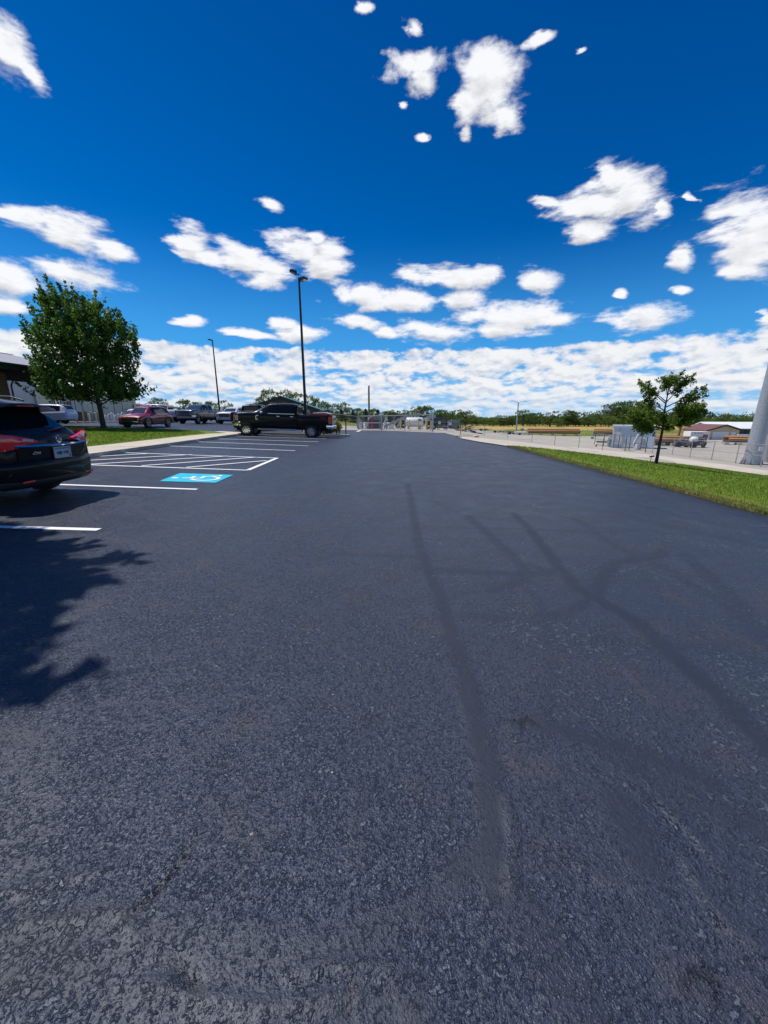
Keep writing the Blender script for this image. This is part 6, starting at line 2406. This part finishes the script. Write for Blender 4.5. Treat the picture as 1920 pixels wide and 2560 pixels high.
def flatbed(label, a, L, w, yaw, deck_z=.62, boards='wood_pale', load=None):
    t = thing('flatbed_trailer', label, 'trailer', a, yaw)
    MB().box((0, 0, deck_z), (L, w, .10)).build('deck', M[boards], t, None, .01)
    for sg in (1, -1):
        MB().box((0, sg * w * .48, deck_z - .10), (L, .08, .14)).build('side_beam', M['steel_dark'], t)
        for x in (.02 * L, .30 * L):
            MB().lathe([(.16, -.10), (.34, -.11), (.36, -.07), (.36, .07), (.34, .11), (.16, .10)], (x, sg * (w / 2 + .02), .36), 'Y', 20).build('wheel', M['tyre'], t, 40)
    MB().tube([(-L / 2, 0, deck_z - .1), (-L / 2 - 1.1, 0, .45)], .06, 8).build('tongue', M['steel_dark'], t)
    return t


q = at(1236, 1081.5)
flatbed('empty flatbed trailer with a pale deck beyond the dark fence posts', q, 6.2, 2.2, R(-14))
q = at(1212, 1077)
flatbed('long low trailer with a sloping rail behind the empty flatbed', q + Vector((-1, 2, 0)), 6.5, 2.0, R(-25), .5, 'steel')
q = at(1272, 1085.5)
t = flatbed('white low trailer loaded with dark tyres left of the yard lamp', q, 4.6, 1.9, R(-6), .55, 'white')
for k in range(6):
    MB().lathe([(.14, -.1), (.30, -.1), (.34, 0), (.30, .1), (.14, .1)], (-1.6 + .62 * k, 0, .72 + .12 * (k == 1)), 'Z', 16).build('tyre', M['tyre'], t, 40)
q = at(1301.5, 1087.5)
t = thing('boat_trailer', 'small white boat on a trailer right of the yard lamp', 'boat', q, R(-15))
MB().sweep([(-1.7, -.5, .62), (-.6, -.75, .62), (.8, -.7, .62), (1.9, 0, .70), (.8, .7, .62), (-.6, .75, .62), (-1.7, .5, .62)], [(-.35, -.3), (-.05, -.2), (.05, .22), (.0, .25), (-.1, .2)]).build('hull', M['white'], t, 40)
MB().box((-.2, 0, .60), (2.9, 1.1, .08)).build('floor', M['gunmetal'], t)
MB().box((.3, 0, .9), (.08, .9, .34), 0, R(-30)).build('windscreen', M['glass'], t)
for sg in (1, -1):
    MB().lathe([(.1, -.07), (.28, -.08), (.28, .08), (.1, .07)], (-.3, sg * .8, .28), 'Y', 18).build('wheel', M['tyre'], t, 40)
q = at(1305, 1083.5)
sign('white board sign standing behind the small boat', (q.x, q.y, q.z + 1.1), .95, .70, 0, 'offwhite', None, 2)


# ---- stacks of long timbers on concrete blocks
def log_stack(name, lab_fn, grp_, u0, u1, v, n_row, n_lay, rad, m, block=True, yaw_d=0.0, F_off=0.0):
    a, b = at(u0, v[0]), at(u1, v[1])
    d = (b - a)
    L = math.hypot(d.x, d.y)
    yaw = math.atan2(d.y, d.x)
    nrm = Vector((-math.sin(yaw), math.cos(yaw), 0))
    mid = (a + b) / 2
    base = .46
    if block:
        for k, f_ in enumerate(np.arange(.06, 1.0, .22)):
            p_ = a + d * f_
            o = MB().box((0, -.25, .22), (.6, n_row * rad * 2 + .5, .50)).build('concrete_block', M['concrete_grey'], None, None, .02, (p_ + nrm * n_row * rad), yaw)
            tag(o, 'grey concrete block carrying the long orange timbers', 'block', 'concrete blocks under the timbers')
    for l_ in range(n_lay):
        for k in range(n_row - l_):
            c = mid + nrm * ((k + l_ * .5) * rad * 2 + rad) + Vector((0, 0, base + rad + l_ * rad * 1.75))
            ln = L * random.uniform(.78, 1.03)
            mb = MB().lathe([(rad * .97, -ln / 2), (rad, -ln / 2 + .03), (rad * .92, ln / 2)], (0, 0, 0), 'X', 12)
            o = mb.build('log', M[m if (k + l_) % 4 else 'wood_dark'], None, 40, 0, c, yaw + random.uniform(-.010, .010))
            o.rotation_euler[1] = -math.atan2(d.z, L)
            tag(o, lab_fn, 'log', grp_)


log_stack('log', 'long orange timber lying in the stack right of the yard lamp', 'timbers of the first stack', 1316, 1450, (1087.5, 1089.5), 4, 3, .24, 'wood')
log_stack('log', 'long orange timber in the short stack left of the grey shelter', 'timbers of the stack left of the shelter', 1482, 1530, (1089, 1090), 4, 3, .24, 'wood')
log_stack('log', 'thick brown timber in the tall stack right of the grey shelter', 'timbers of the stack behind the oak', 1622, 1740, (1114, 1116), 5, 3, .21, 'wood')
log_stack('log', 'long brown timber in the stack by the tan house', 'timbers of the stack by the house', 1640, 1745, (1103, 1104), 4, 2, .22, 'wood', False)
log_stack('log', 'long orange timber stacked beyond the big steel pole', 'timbers of the far right stack', 1806, 1960, (1112, 1116), 4, 3, .20, 'wood')
log_stack('log', 'single brown pipe-like timber on the ground before the shelter', 'timbers before the shelter', 1488, 1524, (1113, 1114), 2, 1, .13, 'wood_dark', False)

# ---- pale shelter and its fenced compound
q = at(1578, 1119.5)
Fs = q.y * CP - (q.z - HC) * SP
mps = Fs / FPX
sw = 100 * mps
t = thing('equipment_shelter', 'pale blue-grey windowless equipment shelter with a flat roof behind the young oak', 'shelter', q, R(-30))
sh_ = h_at(q, 1066)
MB().box((0, 0, sh_ / 2), (sw * .88, sw * .50, sh_)).build('wall', M['shelter'], t, None, .02)
MB().box((0, 0, sh_ + .06), (sw * .93, sw * .55, .26)).build('roof', M['shelter'], t, None, .03)
MB().box((0, 0, .10), (sw * .90, sw * .52, .22)).build('plinth', M['shelter_dark'], t)
MB().box((-sw * .30, -sw * .255, sh_ * .48), (.95, .06, 2.0)).build('door', M['offwhite'], t, None, .01)
MB().box((-sw * .30, -sw * .27, sh_ * .86), (.30, .25, .14)).build('wall_lamp', M['steel'], t, None, .02)
MB().box((sw * .20, -sw * .262, sh_ * .30), (.5, .16, 1.0)).build('cabinet', M['steel'], t, None, .02)
comp = [(1486, 1112), (1508, 1116.5), (1533, 1120), (1545, 1121.5), (1562, 1128.5), (1572, 1126), (1600, 1127), (1613, 1131.5)]
fence('chain-link compound fence with barbed top in front of the pale shelter', [at(u, v) for u, v in comp], 2.1, post_r=.05, m='steel_dark', mid=True)
for k, (u, v) in enumerate(((1633, 1133),)):
    pass
for u, v, w_, h_, z_, lab in ((1525.5, 1118, .75, .62, 1.6, 'white notice board left on the compound fence'), (1542, 1119.5, .75, .62, 1.75, 'white notice board right on the compound fence'), (1478, 1112, .55, .36, 1.2, 'small pale blue notice on the dark posts left of the shelter')):
    q = at(u, v)
    sign(lab, (q.x, q.y - .1, q.z + z_), w_, h_, R(-10), 'offwhite', 'signblue' if u < 1500 else None, 2)
q = at(1529, 1117.5)
o = MB().box((0, 0, .75), (1.2, .8, 1.5)).build('electric_cabinet', M['shelter_dark'], None, None, .04, q, R(-15))
tag(o, 'blue-grey electric cabinet inside the compound before the shelter', 'cabinet')
q = at(1586, 1124)
t = thing('satellite_dish', 'grey panel antenna tilted on a short mast inside the compound', 'antenna', q, R(20))
MB().tube([(0, 0, 0), (0, 0, 1.1)], .06, 8).build('mast', M['steel'], t)
MB().box((0, -.1, 1.45), (.55, .10, 1.7), 0, R(28)).build('panel', M['offwhite'], t, None, .02)
MB().box((.1, -.3, .45), (.8, .5, .8)).build('cabinet', M['offwhite'], t, None, .03)
q = at(1490, 1117)
t = thing('hydrant', 'small red and white hydrant at the left corner of the compound', 'hydrant', q)
MB().lathe([(.16, 0), (.16, .06), (.11, .08), (.11, .42)], n=14).build('barrel', M['signred'], t, 40)
MB().lathe([(.12, .42), (.13, .50), (.11, .62), (.05, .70), (0, .72)], n=14).build('bonnet', M['white'], t, 40)
for sg in (1, -1):
    MB().lathe([(.05, 0), (.05, sg * .2)], (0, 0, .36), 'X', 10).build('nozzle', M['white'], t, 40)

# ---- little ground light beside the oak
q = at(1624, 1157)
t = thing('ground_light', 'small black floodlight on a stake beside the young oak', 'floodlight', q, R(-10))
hh = h_at(q, 1141)
MB().tube([(-.02, 0, -.05), (.04, 0, hh * .7), (.06, 0, hh * .9)], .012, 8).build('stake', M['bronze'], t, 40)
MB().box((.06, 0, hh), (.20, .12, .07), 0, R(-14)).build('lamp_head', M['bronze'], t, None, .012)

# ---- monopole at the right edge
q = at(1878, 1161)
Fm = q.y * CP - (q.z - HC) * SP
rb = 17.5 / FPX * Fm
t = thing('monopole', 'huge grey tapered steel pole on a concrete pad at the right edge', 'steel pole', q)
MB().lathe([(rb * 1.05, .10), (rb * 1.0, .3), (rb * .74, 7.5), (rb * .60, 14.0)], n=18).build('shaft', M['steel'], t, 30)
MB().lathe([(rb * 1.30, -.15), (rb * 1.30, .07), (0, .07)], n=18).build('base_plate', M['steel_dark'], t, 40)
MB().lathe([(rb * 1.75, -.5), (rb * 1.75, .0), (0, .0)], n=24).build('pad', M['concrete'], t, 40)
for k in range(10):
    a = 2 * PI * k / 10
    MB().prism([(rb * .98, .07), (rb * 1.26, .07), (rb * .95, .75)], -.015, .015, 'XZ').v
    g_ = MB().prism([(rb * .96, .08), (rb * 1.26, .08), (rb * .94, .80)], -.02, .02, 'XZ')
    mt = Matrix.Rotation(a, 4, 'Z')
    g_.v = [tuple(mt @ Vector(v)) for v in g_.v]
    g_.build('gusset', M['steel'], t)
MB().box((-.06, -rb * 1.0, 1.55), (.36, .04, .40)).build('notice', M['white'], t)
MB().tube([(-rb * .7, -.3, 10.2), (-rb * 1.6, -.3, 10.5), (-rb * 1.9, -.3, 10.3)], .04, 8).build('hook_arm', M['steel_dark'], t, 40)
# second leaning strut with platform behind it
q2 = at(1912, 1157)
t = thing('steel_mast', 'second grey steel mast with a small dark platform behind the monopole', 'steel pole', q2)
MB().lathe([(.34, 0), (.28, 5.5), (.22, 9)], n=14).build('shaft', M['steel'], t, 30)
MB().lathe([(.7, -.3), (.7, .05), (0, .05)], n=16).build('pad', M['concrete'], t, 40)
zp = h_at(q2, 1046)
MB().box((.3, 0, zp), (2.6, 1.6, .12)).build('platform', M['steel_dark'], t)
for x in (-1.0, .3, 1.6):
    MB().tube([(x, -.8, zp), (x, -.8, zp + .95)], .03, 6).build('rail_post', M['steel_dark'], t)
MB().tube([(-1.0, -.8, zp + .95), (1.6, -.8, zp + .95)], .03, 6).build('hand_rail', M['steel_dark'], t)
MB().box((.5, -.4, zp + .45), (.5, .4, .5)).build('junction_box', M['offwhite'], t)

# ---- tan house, trailer, white building
q = at(1803, 1099)
Fh = q.y * CP - (q.z - HC) * SP
k_ = Fh / FPX
t = thing('tan_house', 'tan gabled workshop with a brown roof and a white garage door', 'house', q, R(5))
we = h_at(q, 1074)
wr = h_at(q, 1062.0)
wd = 45 * k_
ln = 68 * k_
MB().prism([(-wd, -.6), (wd, -.6), (wd, we), (0, wr - .1), (-wd, we)], 0, ln, 'XZ').build('wall', M['tan'], t)
for sg in (1, -1):
    MB().prism([(sg * (wd + .5), we - .28), (sg * (wd + .5), we - .10), (0, wr + .08), (0, wr - .10)], -.6, ln + .5, 'XZ').build('roof', M['roofbrown'], t)
    MB().prism([(sg * (wd + .52), we - .40), (sg * (wd + .52), we - .08), (0, wr + .10), (0, wr - .22)], -.66, -.605, 'XZ').build('barge_board', M['bronze'], t)
MB().box((-.5, -.05, we * .40), (wd * .95, .10, we * .80)).build('garage_door', M['white'], t, None, .02)
MB().box((wd * .62, -.05, we * .38), (1.1, .10, we * .76)).build('door', M['white'], t, None, .02)
MB().box((-wd - .06, ln * .35, we * .45), (.12, 1.0, .8)).build('meter_box', M['gunmetal'], t)
q = dep(1737, Fh * .9)
k_ = (q.y * CP - (q.z - HC) * SP) / FPX
t = thing('box_trailer', 'white enclosed trailer with red pictures on its side left of the tan house', 'trailer', q, R(-6))
Lt, Ht = 44 * k_, 19 * k_
MB().box((0, 0, .55 + Ht / 2), (Lt, 2.2, Ht)).build('box', M['white'], t, None, .06)
MB().box((Lt * .28, -1.115, .55 + Ht * .42), (Lt * .26, .02, Ht * .42)).build('picture_panel', M['signred'], t)
MB().box((Lt * .32, -1.13, .55 + Ht * .30), (Lt * .16, .02, Ht * .25)).build('picture_grey_block', M['gunmetal'], t)  # grey block over the lower part of the red picture
mb = MB()
for x in (-.28, -.12, .04):
    mb.box((Lt * x, -1.12, .55 + Ht * .82), (Lt * .10, .02, Ht * .07))
mb.build('lettering', M['ink'], t)
for x in (-.1 * Lt, .08 * Lt):
    MB().lathe([(.14, -.1), (.36, -.11), (.36, .11), (.14, .1)], (x, -1.05, .36), 'Y', 18).build('wheel', M['tyre'], t, 40)
q = at(1880, 1094)
k_ = (q.y * CP - (q.z - HC) * SP) / FPX
t = thing('white_building', 'long building with a white metal roof at the far right behind the steel pole', 'building', q + Vector((8, 12, 0)), R(-8))
hh = h_at(q, 1062)
MB().box((0, 4, hh * .28), (150 * k_, 9, hh * .56)).build('wall', M['siding_dark'], t)
MB().prism([(-1.4, hh * .52), (-1.4, hh * .58), (5, hh * 1.12), (10.2, hh * .58), (10.2, hh * .52), (5, hh * 1.05)], -78 * k_, 78 * k_, 'YZ').build('roof', M['roofwhite'], t)
for x in (-40, -15, 10, 35):
    MB().box((x * k_, -.55, hh * .28), (.3, .3, hh * .54)).build('post', M['steel_dark'], t)
q = at(1853, 1107)
o = MB().box((0, 0, 1.0), (1.9, .12, 1.2)).build('board', M['white'], None, None, .02, q, R(-8))
tag(o, 'plain white board standing before the orange timbers at far right', 'board')
# mowers / machines by the fence
r_ = np.random.default_rng(3)
for k, (u, v, lab, sc_) in enumerate(((1700, 1118, 'grey bundled cable coil behind the fence posts', 1.0), (1729, 1119, 'dark machine with a white round tank behind the fence', 1.1), (1750, 1119, 'dark wheeled reel machine left of the gravel opening', 1.1))):
    q = at(u, v)
    t = thing('yard_machine', lab, 'machine', q, R(-20 + 25 * k), None, sc_)
    MB().box((0, 0, .55), (1.5, .9, .5)).build('frame', M['steel_dark'], t, None, .05)
    for sg in (1, -1):
        MB().lathe([(.15, -.1), (.42, -.12), (.44, 0), (.42, .12), (.15, .1)], (-.4, sg * .5, .44), 'Y', 20).build('wheel', M['tyre'], t, 40)
    if k == 1:
        MB().lathe([(0, -.5), (.3, -.45), (.42, -.2), (.42, .2), (.3, .45), (0, .5)], (.1, 0, 1.15), 'X', 20).build('tank', M['tank'], t, 40)
    else:
        for j in range(4):
            MB().lathe([(.30, -.05), (.44, -.05), (.44, .05), (.30, .05), (.30, -.05)], (.1, -.35 + .22 * j, 1.1), 'Y', 22).build('coil', M['steel'] if k == 0 else M['black_plastic'], t, 40)
    MB().tube([(.6, 0, .6), (1.1, 0, 1.2), (1.2, 0, 1.5)], .05, 8).build('handle', M['steel'], t, 40)
for u, v, lab in ((1703, 1117, 'white equipment notice with black lettering on the fence left of the machines'), (1661, 1112, 'small white tag on the left of the thick timbers'), (1671, 1112, 'small white tag on the right of the thick timbers')):
    q = at(u, v)
    s_ = 1.0 if u > 1700 else .5
    sign(lab, (q.x, q.y - .6, q.z + (.75 if u > 1700 else .85)), 1.0 * s_, 1.15 * s_, R(-5), 'white', None, 3)
# rusty steel post
q = at(1693, 1107)
o = MB().box((0, 0, 1.6), (.28, .28, 3.4), 0, R(4)).build('steel_beam', M['rust'], None, None, .02, q)
o.scale = (1, 1, h_at(q, 1060) / 3.3)
tag(o, 'rust-streaked steel post rising behind the thick timbers', 'post')
# drain inlet at the asphalt edge
q = at(1157, 1094)
t = thing('drain_inlet', 'concrete drain inlet with a dark slot at the edge of the asphalt', 'drain', (q.x + .4, q.y + .6, q.z + .02), R(-52))
MB().box((0, 0, .05), (1.7, .5, .12)).build('slab', M['concrete'], t, None, .03)
MB().box((0, -.12, .115), (1.1, .15, .03)).build('slot', M['dark'], t)
# two tall thin posts in the yard
for u, vt in ((1023.5, 1028), (1039, 1030)):
    q = dep(u, 80)
    o = MB().tube([(0, 0, -.1), (0, 0, h_at(q, vt))], .06, 8).build('thin_post', M['steel'], None, 40, 0, q)
    tag(o, 'thin bare post rising behind the white tank', 'post', 'thin posts behind the tank')
